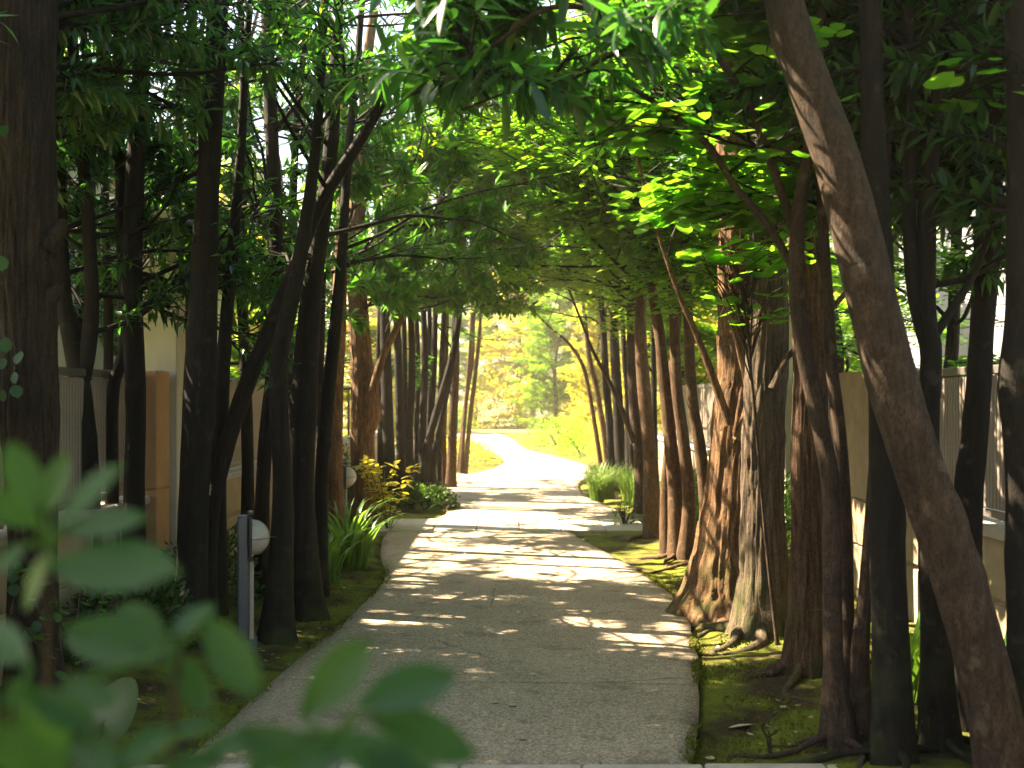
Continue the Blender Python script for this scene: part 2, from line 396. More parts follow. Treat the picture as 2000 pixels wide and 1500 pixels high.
# a stretch of dry lawn where the path bends away
xs = np.linspace(-7, 6, 30); ys = np.linspace(47.5, 60, 30); X, Y = np.meshgrid(xs, ys, indexing='ij')
k = np.arange(29)[:, None] * 30 + np.arange(29)[None, :]
link('lawn', mesh_data('lawn', np.stack([X, Y, -.06 + .04 * noise(X, Y)], -1).reshape(-1, 3), np.stack([k, k + 30, k + 31, k + 1], -1).reshape(-1, 4), M['lawn']), kind='structure')

# ------------------------------------------------------------------ boundary walls with slatted fences
def side_wall(s, gaps, label_wall, label_fence):
    """s=-1 left, +1 right; gaps: stretches of y where a pier stands instead of fence"""
    xw = 2.8
    w = thing('garden_wall', label_wall, 'wall', (s * xw, 4, 0))
    f = thing('slat_fence', label_fence, 'fence', (s * xw, 4, .85))
    def bx(x0, x1, *a):
        q = sorted((s * x0, s * x1)); return box(q[0], q[1], *a)
    y0, y1 = 2.2, 26.0; L = 1.9; y = y0
    while y < y1 - .1:
        e = min(y + L, y1)
        for z0, z1, dx in ((-.14, .40, 0), (.435, .775, 0)):
            V, F = bx(xw + dx, xw + .18, y + .004, e - .004, z0, z1, .006); part('wall_block', V, F, M['wall'], w, False)
        V, F = bx(xw - .035, xw + .21, y + .003, e - .003, .78, .845, .01); part('coping', V, F, M['coping'], w, False)
        y = e
    V, F = bx(xw + .03, xw + .16, y0, y1, -.1, .78); part('groove_backing', V, F, M['wall'], w, False)
    # fence above
    sl = mesh_data('slat', *(lambda bxr: (bxr[0] - np.array([0, 0, 0]), bxr[1]))(box(-.012, .012, -.0155, .0155, 0, .80, .004)), M['slat'], False)
    y = y0; segs = []; cur = y0
    for a, bq in sorted(gaps) + [(y1, y1)]:
        if a > cur + .1: segs.append((cur, a))
        cur = max(cur, bq)
    ns = 0
    for a, bq in segs:
        q = sorted((s * (xw + .055), s * (xw + .105)))
        for z0, z1 in ((.875, .925), (1.735, 1.79)):
            V, F = box(q[0], q[1], a, bq, z0, z1, .006); part('rail', V, F, M['rail'], f, False)
        k = max(1, round((bq - a) / 2.0))
        for i in range(k + 1):
            yy = a + (bq - a) * i / k
            V, F = bx(xw + .11, xw + .15, yy - .025, yy + .025, .846, 1.77, .005); part('post', V, F, M['rail'], f, False)
        yy = a + .03
        while yy < bq - .02 and ns < 290:
            if yy > 4.6:
                o = link('slat', sl, f); o.location = (s * .08, yy - 4, .93 - .85); ns += 1
            yy += .047
    return w, f
side_wall(-1, [(8.55, 9.0), (14.1, 14.4)], 'sand coloured low block wall running behind the trunks left of the path', 'grey brown vertical slat fence on top of the left wall')
side_wall(1, [(8.6, 9.75), (11.2, 11.5)], 'sand coloured low block wall running behind the trunks right of the path', 'pinkish grey vertical slat fence on top of the right wall')

def pier(label, x0, x1, y0, y1, h, m_, zsplit=None, name='wall_pier'):
    t = thing(name, label, 'pier', ((x0 + x1) / 2, (y0 + y1) / 2, 0))
    zs = [-.14] + (zsplit or []) + [h]
    for a, bq in zip(zs[:-1], zs[1:]):
        V, F = box(x0, x1, y0, y1, a + (.012 if a > 0 else 0), bq, .008); part('block', V, F, m_, t, False)
    V, F = box(x0 + .02, x1 - .02, y0 + .02, y1 - .02, -.1, h - .02); part('core', V, F, m_, t, False)
    return t
pier('orange tan square pier in the left wall between dark trunks', -3.02, -2.72, 8.62, 8.95, 1.8, M['tan'], [.88])
pier('tall pale beige post just right of the orange tan pier', -2.98, -2.70, 9.08, 9.32, 3.1, M['pale'])
pier('orange tan pier glimpsed between the black trunks farther along the left wall', -3.0, -2.73, 14.12, 14.38, 1.8, M['tan'], [.88])
pier('wide sand coloured pier with dappled light in the right wall', 2.74, 3.02, 8.64, 9.72, 1.8, M['wall'], [.42, .78])
pier('slim pale square pillar beside the big rough trunk on the right', 2.72, 2.86, 11.22, 11.45, 2.5, M['pale'])

# ------------------------------------------------------------------ buildings behind the walls
def building(label, x0, x1, y0, y1, h, m_, face, windows):
    t = thing('building', label, 'building', ((x0 + x1) / 2, (y0 + y1) / 2, 0))
    V, F = box(x0, x1, y0, y1, -.16, h, .02); part('wall', V, F, m_, t, False)
    V, F = box(x0 - .12, x1 + .12, y0 - .12, y1 + .12, h + .002, h + .16, .02); part('roof_edge', V, F, M['coping'], t, False)
    xf = x1 if face > 0 else x0
    for (a, bq, z0, z1) in windows:
        q = sorted((xf - face * .05, xf + face * .05)); V, F = box(q[0], q[1], a, bq, z0, z1, .01); w = part('window_frame', V, F, M['rail'], t, False)
        q = sorted((xf, xf + face * .062)); V, F = box(q[0], q[1], a + .07, bq - .07, z0 + .07, z1 - .07); part('pane', V, F, M['glass'], w, False)
    return t
building('low pale beige building behind the left fence', -11, -5.0, 9.2, 19.5, 4.3, M['pale'], 1, [(11.0, 12.2, 2.2, 3.5), (14.4, 15.6, 2.2, 3.5)])
tb = building('pale grey panelled building behind the right fence', 7.6, 14, 9, 22, 5.4, M['white_panel'], -1, [])
for yy in np.arange(9, 21.9, 1.3):
    for z in (.05, 1.4, 2.75, 4.1):
        V, F = box(7.56, 7.598, yy + .012, yy + 1.288, z + .012, z + 1.338, .004); part('cladding_panel', V, F, M['white_panel'], tb, False)

# ------------------------------------------------------------------ leaves
def lance(k=1):          # folded lance-shaped leaf: unit length, 8 triangles
    V = np.array([[0, 0, 0], [-.11, .3, .03], [0, .32, -.005], [.11, .3, .03], [-.10, .65, .0], [0, .66, -.035], [.10, .65, .0], [0, 1, -.10]], float)
    F = np.array([[0, 2, 1], [0, 3, 2], [1, 2, 4], [2, 5, 4], [2, 3, 5], [3, 6, 5], [4, 5, 7], [5, 6, 7]])
    return V, F
def diamond():
    V = np.array([[0, 0, 0], [-.2, .45, .05], [.2, .45, .05], [0, 1, -.06]], float)
    return V, np.array([[0, 3, 1], [0, 2, 3]])
def broad():             # rounded, shallowly lobed leaf
    a = np.radians([-90, -60, -25, 0, 18, 42, 60, 90, 120, 138, 162, 180, 205, 240])
    r = np.array([.40, .52, .50, .44, .52, .42, .50, .60, .50, .42, .52, .44, .50, .52])
    V = [[0, .5, -.03]] + [[r_ * math.cos(q), .5 + r_ * math.sin(q) * 1.0, .05 * abs(math.cos(q)) - .05 * (math.sin(q) > .5)] for q, r_ in zip(a, r)]
    n_ = len(a); F = np.array([[0, 1 + i, 1 + (i + 1) % n_] for i in range(n_)])
    return np.array(V, float), F
def lance4():
    V = np.array([[0, 0, 0], [-.115, .45, .03], [0, .47, -.02], [.115, .45, .03], [0, 1, -.09]], float)
    return V, np.array([[0, 2, 1], [0, 3, 2], [1, 2, 4], [2, 3, 4]])
def oval6():
    V = np.array([[0, 0, 0], [-.25, .38, .03], [.25, .38, .03], [-.2, .76, .0], [.2, .76, .0], [0, 1, -.06], [0, .5, -.02]], float)
    return V, np.array([[6, 1, 0], [6, 0, 2], [6, 3, 1], [6, 2, 4], [6, 5, 3], [6, 4, 5]])
def broad7():
    a = np.radians([-90, -35, 10, 50, 90, 130, 170, 215]); r = np.array([.4, .52, .46, .5, .6, .5, .46, .52])
    V = [[0, .5, -.04]] + [[r_ * math.cos(q), .5 + r_ * math.sin(q), .05 * abs(math.cos(q))] for q, r_ in zip(a, r)]
    return np.array(V, float), np.array([[0, 1 + i, 1 + (i + 1) % 8] for i in range(8)])
def oval():
    V = np.array([[0, 0, 0], [-.2, .22, .03], [.2, .22, .03], [-.27, .55, .03], [.27, .55, .03], [-.17, .84, -.01], [.17, .84, -.01], [0, 1, -.06], [0, .5, -.02]], float)
    F = np.array([[8, 1, 0], [8, 0, 2], [8, 3, 1], [8, 2, 4], [8, 5, 3], [8, 4, 6], [8, 7, 5], [8, 6, 7]])
    return V, F
TEMPL = {'lance': lance(), 'diamond': diamond(), 'broad': broad(), 'oval': oval(), 'lance4': lance4(), 'oval6': oval6(), 'broad7': broad7()}

def norm(v): return v / (np.linalg.norm(v, axis=-1, keepdims=True) + 1e-9)

def gap_keep(p):
    """canopy gaps: where the sun finds its way through to the path, the trunks and the clearing"""
    gx = p[:, 0] - SUN[0] / SUN[2] * p[:, 2]; gy = p[:, 1] - SUN[1] / SUN[2] * p[:, 2]
    nz = noise(gx * 2.6 + 11, gy * 2.0, 1.0) * .48 + noise(gx * 9.0, gy * 7.5 + 3, 2.0) * .52
    T = np.zeros(len(p))
    dap = (gy > 6.9) & (gy < 11.6) & (gx > -1.3) & (gx < 1.5)
    T = np.where(dap & (nz > .485), 1.0, T)
    T = np.where((gy > 4.4) & (gy <= 6.9) & (gx > -1.3) & (gx < 1.2) & (nz > .70), 1.0, T)
    lit = (gx >= 1.3) & (gx < 3.4) & (((gy > 6.9) & (gy < 8.9)) | ((gy > 10.2) & (gy < 12.4)))
    T = np.where(lit & (nz > .31), 1.0, T)
    T = np.where((gx > 3.0) & (gx < 4.6) & (gy > 5.8) & (gy < 8.0) & (nz > .42), 1.0, T)
    T = np.where((gy > 11.6) & (gy < 15.0) & (gx > -2.2) & (gx < 1.0) & (nz > .63), 1.0, T)
    T = np.where((gy > 15.0) & (gy < 22.0) & (gx > -2.2) & (gx < 4.5) & (nz > np.where(gx > .3, .42, .48)), 1.0, T)
    T = np.where((gy > 22.0) & (gx > -3.5) & (gx < 5.0), np.where(p[:, 1] < 40, 1.0, T), T)
    return (T < .5)

def leaves_mesh(pos, dr, nr, size, templ, wid=1.0, cull=True):
    if cull:
        kq = gap_keep(pos); pos, dr, nr, size = pos[kq], dr[kq], nr[kq], size[kq]
    tv, tf = TEMPL[templ]
    dr = norm(dr); sd_ = norm(np.cross(dr, nr)); nr = np.cross(sd_, dr)
    n_ = len(pos)
    V = pos[:, None, :] + size[:, None, None] * (tv[None, :, 0, None] * wid * sd_[:, None, :] + tv[None, :, 1, None] * dr[:, None, :] + tv[None, :, 2, None] * nr[:, None, :])
    F = (np.arange(n_)[:, None, None] * len(tv) + tf[None]).reshape(-1, 3)
    return V.reshape(-1, 3), F

def rand_unit(n_):
    v = RNG.normal(size=(n_, 3)); return norm(v)

def sprays(tips, dirs, kind, per, size):
    """leaves round the ends of twigs"""
    n_ = len(tips); T = np.repeat(norm(dirs), per, 0); Pp = np.repeat(tips, per, 0); m_ = n_ * per
    up = np.array([0, 0, 1.])
    if kind == 'lance':
        rad = rand_unit(m_); rad = norm(rad - T * (rad * T).sum(1, keepdims=True))
        d = T * U(.15, .8, (m_, 1)) + rad * U(.5, 1, (m_, 1)); d[:, 2] -= U(.0, .55, m_)
        pos = Pp - T * U(0, .22, (m_, 1))
        nr = up + rand_unit(m_) * .55
        return pos, d, nr, size * U(.45, 1.25, m_)
    if kind in ('broad', 'oval'):
        sgn = np.where(RNG.random(m_) < .5, 1, -1)[:, None]
        side = norm(np.cross(T, up)); d = T * U(.1, .9, (m_, 1)) + side * sgn * U(.3, 1, (m_, 1)); d[:, 2] -= U(-.05, .35, m_)
        pos = Pp - T * U(0, .34, (m_, 1)) + rand_unit(m_) * .05 + side * sgn * .06
        nr = up + rand_unit(m_) * .38
        return pos, d, nr, size * U(.55, 1.15, m_)
    if kind == 'diamond':
        sgn = np.where(RNG.random(m_) < .5, 1, -1)[:, None]
        side = norm(np.cross(T, up)); d = T * U(.2, 1, (m_, 1)) + side * sgn; d[:, 2] -= U(0, .3, m_)
        pos = Pp - T * U(0, .5, (m_, 1)) + rand_unit(m_) * .08
        nr = up + rand_unit(m_) * .45
        return pos, d, nr, size * U(.6, 1.2, m_)

def limb(start, dirv, L, r0, ntw, sweep=.25, twl=.5, fine=True, cull=True):
    """one branch with its twigs -> (V,F), tips, dirs"""
    nseg = 6; p = np.array(start, float); d = np.array(dirv, float) / np.linalg.norm(dirv); pts = [p.copy()]
    bend = U(-1, 1, 3) * .18; bend[2] = U(-.12, .10)
    for i in range(nseg):
        d = d + bend * .5 + RNG.normal(size=3) * .17; d /= np.linalg.norm(d); p = p + d * L / nseg; pts.append(p.copy())
    pts = np.array(pts); rad = np.linspace(r0, .004, nseg + 1)
    mb = MB(); P2, R2 = catmull(pts, rad, .16 if fine else .3); mb.add(*tube(P2, R2, 5 if fine else 4, cap=False))
    tips = [pts[-1]]; dirs = [d.copy()]
    if 4 < pts[-1][1] < 30 and abs(pts[-1][0]) < 1.5 and pts[:, 2].min() < 2.5: return mb, [], []
    for i in range(ntw):
        t = U(.18, .98); q = t * (len(P2) - 1); i0 = int(q); s = P2[i0]; td = P2[min(i0 + 1, len(P2) - 1)] - P2[max(i0 - 1, 0)]; td /= np.linalg.norm(td) + 1e-9
        side = np.cross(td, [0, 0, 1]); side /= np.linalg.norm(side) + 1e-9
        v = td * U(.3, .9) + side * random.choice((-1, 1)) * U(.5, 1.1) + np.array([0, 0, U(-.25, .35)]); v /= np.linalg.norm(v)
        l = twl * U(.5, 1.2)
        if cull and not gap_keep((s + v * l)[None])[0]: continue
        if (s + v * l)[2] < 2.55 and abs((s + v * l)[0]) < 1.35 and 4 < s[1] < 30: continue
        mid = s + v * l * .5 + np.array([0, 0, U(-.03, .05)]); e = s + v * l + np.array([0, 0, U(-.10, .04)])
        mb.add(*(tube(np.array([s, mid, e]), np.array([min(.008, R2[i0] * .8), .005, .0025]), 3, cap=False) if fine else tube(np.array([s, e]), np.array([.006, .003]), 3, cap=False)))
        tips += [e, mid]; dirs += [v, v]
    return mb, tips, dirs

LEAFN = {'lance': 19, 'broad': 12, 'oval': 15, 'diamond': 27}
LIMBX = 2.0
def make_tree(name, label, base_d, stems, bark, leaf=('lance', 'leaf_dark', .13), z_crown=(2.6, 6.2), limbs=10, length=1.7, bias=(0, 0), ntw=12, top=6.6,
              rough=0.0, flare=.3, nseg=16, group=None, per=None, roots=0, extra=None, step=.06, crown_group=None, wid=1.0, front=.12):
    """stems: list of (points [(px,py)], widths px, d) read off at depth d; the first stem gives the base"""
    p0 = stems[0][0][0]; base = P(p0[0], p0[1], base_d); base[2] = -.06
    z_crown = (z_crown[0], min(z_crown[1], 4.9)); top = min(top, 5.3)
    t = thing(name, label, 'tree', base, group)
    tips, dirs = [], []; allpts = []
    for si, (pp, ww, d) in enumerate(stems):
        ds = d if isinstance(d, (list, tuple)) else [d] * len(pp)
        ww = list(ww) if isinstance(ww, (list, tuple)) else list(np.linspace(ww, ww * .7, len(pp)))
        pts = [P(x, y, dd) for (x, y), dd in zip(pp, ds)]; rad = [w * dd / FPX / 2 for w, dd in zip(ww, ds)]
        grounded = pts[0][2] < .35
        if grounded: pts[0][2] = -.09
        v = pts[-1] - pts[-2]; v /= np.linalg.norm(v); r = rad[-1]
        tz = top * U(.9, 1.1)
        while pts[-1][2] > 1.9 and pts[-1][2] < tz and r > .012:
            v = v + np.array([U(-.12, .12), U(-.12, .12), .12]); v /= np.linalg.norm(v); pts.append(pts[-1] + v * .7); r *= .84; rad.append(r)
        P2, R2 = catmull(pts, rad, step)
        ph = U(0, 6.28); kk = random.choice((4, 5, 6)); seed = U(0, 99)
        def disp(th, s, c, rough=rough, ph=ph, kk=kk, seed=seed, grounded=grounded):
            m_ = 1 + .06 * (noise(np.cos(th) * 1.3 + seed, np.sin(th) * 1.3, s * 1.7) - .5) * 2
            if grounded: m_ = m_ + flare * np.exp(-s / .16) * (.75 + .45 * np.cos(kk * th + ph))
            if not rough and nseg > 12:
                m_ = m_ + .09 * (noise(np.cos(th) * 2.6 + seed, np.sin(th) * 2.6, s * 5.5) - .5)
                for kx in range(9):
                    ta, sa = (seed * 7.3 + kx * 2.4) % 6.283, .3 + ((seed * 3.1 + kx * .618) % 1) * 4.2
                    dt = np.abs((th - ta + math.pi) % (2 * math.pi) - math.pi)
                    m_ = m_ + .16 * np.exp(-(dt / .32) ** 2 - ((s - sa) / .05) ** 2) - .12 * np.exp(-(dt / .13) ** 2 - ((s - sa) / .02) ** 2)
            if rough:
                warp = (noise(seed, s * 2.2, np.cos(th) * 2) - .5) * .9
                a = th + warp * .14
                f = noise(np.cos(a) * 7.5 + seed, np.sin(a) * 7.5, s * 3.2); f2 = noise(np.cos(a) * 15, np.sin(a) * 15 + seed, s * 7)
                f3 = noise(np.cos(a) * 11 - seed, np.sin(a) * 11, s * 2.0)
                crack = np.clip(1 - np.abs(2 * f3 - 1) * 5.0, 0, 1)
                m_ = m_ + rough * ((1 - np.abs(2 * f - 1)) * .9 + (f2 - .5) * 1.0 - .5 - crack * .8)
            return m_
        V, F = tube(P2, R2, nseg, disp)
        part('trunk', V, F, M[bark], t)
        allpts.append((P2, R2))
    for i in range(int(limbs * (LIMBX if base_d < 10 else 2.8))):
        tall = [q for q in allpts if q[0][-1, 2] > z_crown[0]]
        P2, R2 = tall[i % len(tall)]
        ok = np.where((P2[:, 2] > z_crown[0] - .5) & (P2[:, 2] < z_crown[1]))[0]
        if len(ok) == 0: ok = np.arange(max(0, len(P2) - 8), len(P2))
        j = ok[int(U(0, len(ok) - .01))]
        az = U(0, 2 * math.pi); v = np.array([math.cos(az) + bias[0], math.sin(az) + bias[1], U(.15, .85)])
        if base_d < 9.5 and RNG.random() > front: v[1] = abs(v[1]) + .25
        L = length * U(.65, 1.25) * (1 if base_d < 10 or base_d > 21 else 1.2)
        mb, tp, dr = limb(P2[j], v, L, max(.010, min(.020, R2[j] * .4)), ntw, fine=base_d < 10)
        if len(tp) < ntw: continue
        mb.part('limb', M['bark_dark'], t); tips += tp; dirs += dr
    if extra:
        for (pp, ww, d, lf) in extra:
            pts = [P(x, y, d) for x, y in pp]; P2, R2 = catmull(pts, np.array(ww) * d / FPX / 2, .05)
            V, F = tube(P2, R2, 8); part('branch', V, F, M[bark], t)
            for q in range(lf):
                j = int(U(len(P2) * .3, len(P2) - 1)); v = rand_unit(1)[0]; v[2] = abs(v[2]) * .4
                mb, tp, dr = limb(P2[j], v, .7, .008, 5, twl=.35)
                if not tp: continue
                mb.part('limb', M['bark_dark'], t); tips += tp; dirs += dr
    for q in range(roots):
        az = 2 * math.pi * (q + U(-.3, .3)) / roots; L = U(.35, .95); bz = base.copy()
        r0 = stems[0][1][0] * base_d / FPX / 2 if isinstance(stems[0][1], (list, tuple)) else .05
        pts = []; a = az
        for i in range(7):
            s = i / 6; a += U(-.55, .55); rr = r0 * .55 + L * s
            x = bz[0] + rr * math.cos(az + (a - az) * s); y = bz[1] + rr * math.sin(az + (a - az) * s)
            zz = float(bed_z(np.array(x), np.array(y))); zz = max(zz, -.06) if not (edgeL(y) < x < edgeR(y)) else -.09
            pts.append((x, y, zz + (.055 * (1 - s) ** 2.0) - .004 - .02 * s + U(-.010, .010)))
        P2, R2 = catmull(pts, np.linspace(r0 * .2, .006, 7), .04); V, F = tube(P2, R2, 8, lambda th, s, c: 1 + .25 * (noise(np.cos(th) * 2, np.sin(th) * 2 + q, s * 9) - .5))
        part('root', V, F, M[bark], t)
    if tips:
        kind, lm, sz = leaf
        pos, d, nr, size = sprays(np.array(tips), np.array(dirs), kind, per or int(LEAFN[kind] * (1 if base_d < 10.5 or kind == 'diamond' else 1.5)), sz * (1 if base_d < 10.5 else 1.25))
        tk, tw = (kind, wid) if base_d < 10.5 or kind == 'diamond' else ('diamond', .85 if kind == 'lance' else 1.4)
        if 5.0 < base_d < 10.5: tk = {'lance': 'lance4', 'broad': 'broad7', 'oval': 'oval6'}.get(tk, tk)
        if base_d < 9.5:                      # the trunks stand clear on the viewer's side
            kq = ~((pos[:, 1] < base[1] + .05) & (pos[:, 2] < 4.8) & (RNG.random(len(pos)) > front)); pos, d, nr, size = pos[kq], d[kq], nr[kq], size[kq]
        V, F = leaves_mesh(pos, d, nr, size, tk, tw)
        part('crown', V, F, M[lm], t, kind='stuff')
    return t

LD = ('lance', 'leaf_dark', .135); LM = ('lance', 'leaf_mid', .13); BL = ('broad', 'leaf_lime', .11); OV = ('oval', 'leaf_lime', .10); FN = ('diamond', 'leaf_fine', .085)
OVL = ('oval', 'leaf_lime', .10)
# ---- left row
make_tree('conifer_tree', 'thick reddish rough barked trunk at the left edge, vine leaves on it', 6.0,
          [([(68, 1362), (66, 1100), (58, 800), (48, 500), (45, 250), (50, 0)], [112, 84, 108, 118, 116, 108], 6.0)], 'bark_cedar', LD, (3.6, 6.5), 10, 1.9, (.5, -.1), rough=.10, nseg=92, step=.03, flare=.25,
          extra=[([(90, 480), (112, 455), (124, 432)], [44, 30, 20], 5.97, 0), ([(85, 590), (108, 572), (118, 562)], [44, 30, 18], 5.97, 0)])
make_tree('evergreen_tree', 'dark forked trunk just right of the thick reddish trunk', 7.6,
          [([(178, 1238), (172, 1000), (165, 850), (152, 720), (128, 600), (118, 450), (116, 250), (112, 0)], [56, 48, 46, 40, 30, 26, 24, 20], 7.6),
           ([(160, 740), (176, 650), (178, 540), (168, 380), (150, 200), (135, 0)], [36, 30, 26, 24, 22, 20], 7.6)], 'bark_dark', LD, (2.5, 6.0), 14, 1.5, (.3, 0), nseg=20)
make_tree('evergreen_tree', 'dark twin trunk in front of the orange tan pier', 7.9,
          [([(262, 1220), (262, 1000), (265, 800), (262, 700), (258, 560), (262, 380), (275, 150), (278, 0)], [52, 42, 38, 40, 40, 36, 32, 28], 7.9),
           ([(222, 1220), (218, 900), (222, 760), (243, 660), (236, 400), (232, 0)], [30, 26, 24, 22, 20, 18], 8.0)], 'bark_dark', LD, (2.5, 6.0), 16, 1.6, (.35, 0), nseg=20)
make_tree('evergreen_tree', 'stout straight brown black trunk left of the nearer lamp', 7.7,
          [([(372, 1232), (375, 1100), (382, 900), (392, 700), (398, 550), (405, 400), (415, 200), (425, 0)], [72, 58, 58, 60, 54, 46, 42, 40], 7.7)], 'bark_dark', LD, (2.6, 6.2), 14, 1.8, (.5, 0), nseg=28)
make_tree('evergreen_tree', 'slender dark trunk hugging the right side of the stout straight one', 8.2,
          [([(425, 1204), (425, 1000), (432, 800), (440, 650), (455, 480), (470, 300), (480, 100)], [40, 34, 32, 26, 22, 18, 14], 8.2)], 'bark_dark', LM, (2.4, 5.5), 12, 1.5, (.5, 0))
make_tree('evergreen_tree', 'thin trunk leaning diagonally to the upper right across the left row', 7.9,
          [([(408, 1220), (415, 1000), (465, 800), (520, 660), (570, 540), (625, 400), (700, 280), (770, 160), (870, 10)], [36, 30, 34, 30, 28, 26, 22, 20, 16], 7.9)], 'bark_dark', LM, (2.7, 5.5), 14, 1.4, (.5, -.1))
make_tree('evergreen_tree', 'straight dark trunk directly behind the nearer lamp', 9.0,
          [([(512, 1166), (512, 1000), (520, 850), (535, 700), (540, 500), (530, 250), (520, 0)], [36, 28, 28, 26, 30, 26, 22], 9.0)], 'bark_dark', LD, (2.5, 6.0), 14, 1.7, (.4, 0))
make_tree('evergreen_tree', 'black trunk whose foot stands at the path edge right of the nearer lamp', 7.6,
          [([(540, 1238), (548, 1100), (552, 950), (545, 800), (548, 680), (575, 560), (600, 420), (620, 250)], [74, 48, 40, 36, 34, 30, 26, 20], 7.6)], 'bark_dark', LM, (2.5, 5.5), 12, 1.7, (.6, 0), nseg=20)
make_tree('evergreen_tree', 'thickest black trunk of the left row, beside the strap leaved plant', 8.4,
          [([(598, 1194), (590, 1100), (585, 950), (592, 800), (602, 650), (615, 520), (640, 350), (655, 150)], [84, 66, 58, 54, 46, 38, 30, 24], 8.4),
           ([(628, 1150), (628, 950), (640, 780), (655, 640), (668, 500), (680, 300)], [30, 26, 26, 24, 20, 16], 9.2)], 'bark_dark', LD, (2.5, 6.0), 18, 1.9, (.7, 0), nseg=24)
make_tree('conifer_tree', 'slim brown barked trunk in front of the farther lamp', 12.0,
          [([(655, 1068), (652, 900), (655, 750), (662, 620), (668, 450), (672, 250)], [44, 33, 31, 29, 25, 20], 12.0)], 'bark_brown', LM, (2.8, 6.0), 12, 1.7, (.3, 0), rough=.07, nseg=56, step=.04)
make_tree('conifer_tree', 'gnarled sunlit brown trunk with a burl right of the farther lamp', 14.2,
          [([(712, 1023), (710, 950), (708, 850), (714, 800), (706, 700), (700, 620), (695, 500), (700, 350)], [66, 46, 48, 60, 42, 40, 34, 28], 14.2),
           ([(728, 765), (750, 690), (785, 620), (810, 540)], [18, 14, 11, 8], 14.0)], 'bark_brown', LM, (3.0, 6.0), 16, 1.9, (.6, 0), rough=.09, nseg=64, step=.04)
make_tree('evergreen_tree', 'clump of three upright dark stems right of the gnarled brown trunk', 16.5,
          [([(768, 988), (760, 880), (755, 750), (752, 620), (750, 450)], [28, 22, 22, 20, 16], 16.5), ([(785, 985), (782, 850), (778, 700), (772, 560)], 19, 16.7),
           ([(802, 985), (800, 850), (805, 700), (800, 560)], 17, 16.4)], 'bark_dark', LM, (2.5, 5.5), 18, 1.7, (.4, 0))
make_tree('evergreen_tree', 'clump of dark stems fanning out and leaning towards the path on the left', 17.5,
          [([(815, 976), (835, 870), (860, 780), (885, 690), (905, 560), (925, 460)], [18, 15, 15, 14, 11, 8], 17.5), ([(838, 976), (850, 880), (870, 780), (885, 700), (893, 560)], 13, 17.6),
           ([(828, 976), (825, 850), (830, 700), (825, 560)], 17, 17.8), ([(848, 972), (842, 850), (848, 700), (852, 560)], 15, 18.2)], 'bark_dark', FN, (2.7, 5.2), 18, 1.8, (.7, 0))
make_tree('evergreen_tree', 'sunlit brown stems at the far end of the left row', 20.0,
          [([(880, 951), (884, 850), (888, 740), (890, 650), (895, 500)], [22, 18, 18, 16, 12], 20), ([(868, 951), (866, 850), (870, 700), (872, 560)], 14, 20.2)], 'bark_orange', FN, (2.7, 5.2), 14, 1.9, (.7, 0))
make_tree('slender_tree', 'three thin bright edged stems before the sunny clearing on the left', 24.0,
          [([(900, 922), (905, 850), (912, 760), (918, 680), (925, 560)], 9, 24), ([(908, 922), (920, 800), (930, 720), (938, 630)], 10, 24), ([(895, 922), (908, 800), (922, 700), (928, 600), (955, 520)], 9, 24.2)],
          'bark_orange', ('diamond', 'leaf_gold', .10), (3.2, 5.4), 12, 1.5, (.6, 0))
make_tree('evergreen_tree', 'slim dark twin stems behind the stout straight trunk of the left row', 9.4,
          [([(342, 1150), (344, 900), (340, 650), (346, 400), (350, 100)], [28, 22, 20, 18, 15], 9.4), ([(362, 1150), (366, 900), (364, 650), (372, 400), (380, 150)], [24, 19, 18, 16, 13], 9.5)], 'bark_dark', LD, (2.6, 5.5), 7, 1.5, (.3, .2))
make_tree('evergreen_tree', 'slim black stem between the diagonal trunk and the nearer lamp', 10.1,
          [([(482, 1124), (484, 900), (478, 700), (470, 500), (480, 250)], [30, 24, 22, 20, 16], 10.1)], 'bark_dark', LM, (2.5, 5.5), 5, 1.5, (.4, 0))
make_tree('evergreen_tree', 'slim black stem just left of the thickest black trunk', 10.4,
          [([(566, 1114), (566, 900), (562, 700), (570, 450), (582, 200)], [28, 22, 20, 17, 13], 10.4)], 'bark_dark', LM, (2.6, 5.5), 5, 1.5, (.5, 0))
make_tree('evergreen_tree', 'slim black stem between the thickest black trunk and the slim brown one', 11.4,
          [([(636, 1084), (628, 900), (624, 700), (632, 450), (640, 250)], [26, 20, 19, 16, 12], 11.4)], 'bark_dark', LM, (2.7, 5.5), 5, 1.5, (.5, 0))
make_tree('evergreen_tree', 'slim dark stem close to the left wall before the forked trunk', 9.8,
          [([(205, 1134), (208, 900), (212, 650), (206, 400), (198, 100)], [24, 20, 18, 16, 13], 9.8)], 'bark_dark', LD, (2.6, 5.5), 5, 1.4, (.1, .2))
make_tree('evergreen_tree', 'pair of slim black stems between the gnarled brown trunk and the dark clump', 17.0,
          [([(742, 982), (744, 850), (740, 700), (744, 540)], 15, 17.0), ([(790, 982), (792, 860), (790, 720), (788, 560)], 14, 17.3)], 'bark_dark', LM, (2.2, 4.6), 9, 1.5, (.2, .1))
make_tree('evergreen_tree', 'group of thin black stems standing behind the fanning clump on the left', 19.2,
          [([(812, 958), (814, 850), (816, 700), (812, 560)], 13, 19.2), ([(856, 958), (858, 850), (862, 720), (866, 600)], 13, 19.0), ([(836, 958), (838, 850), (840, 700), (838, 560)], 12, 19.6)], 'bark_dark', ('diamond', 'leaf_mid', .09), (2.1, 4.4), 12, 1.5, (.3, .1))
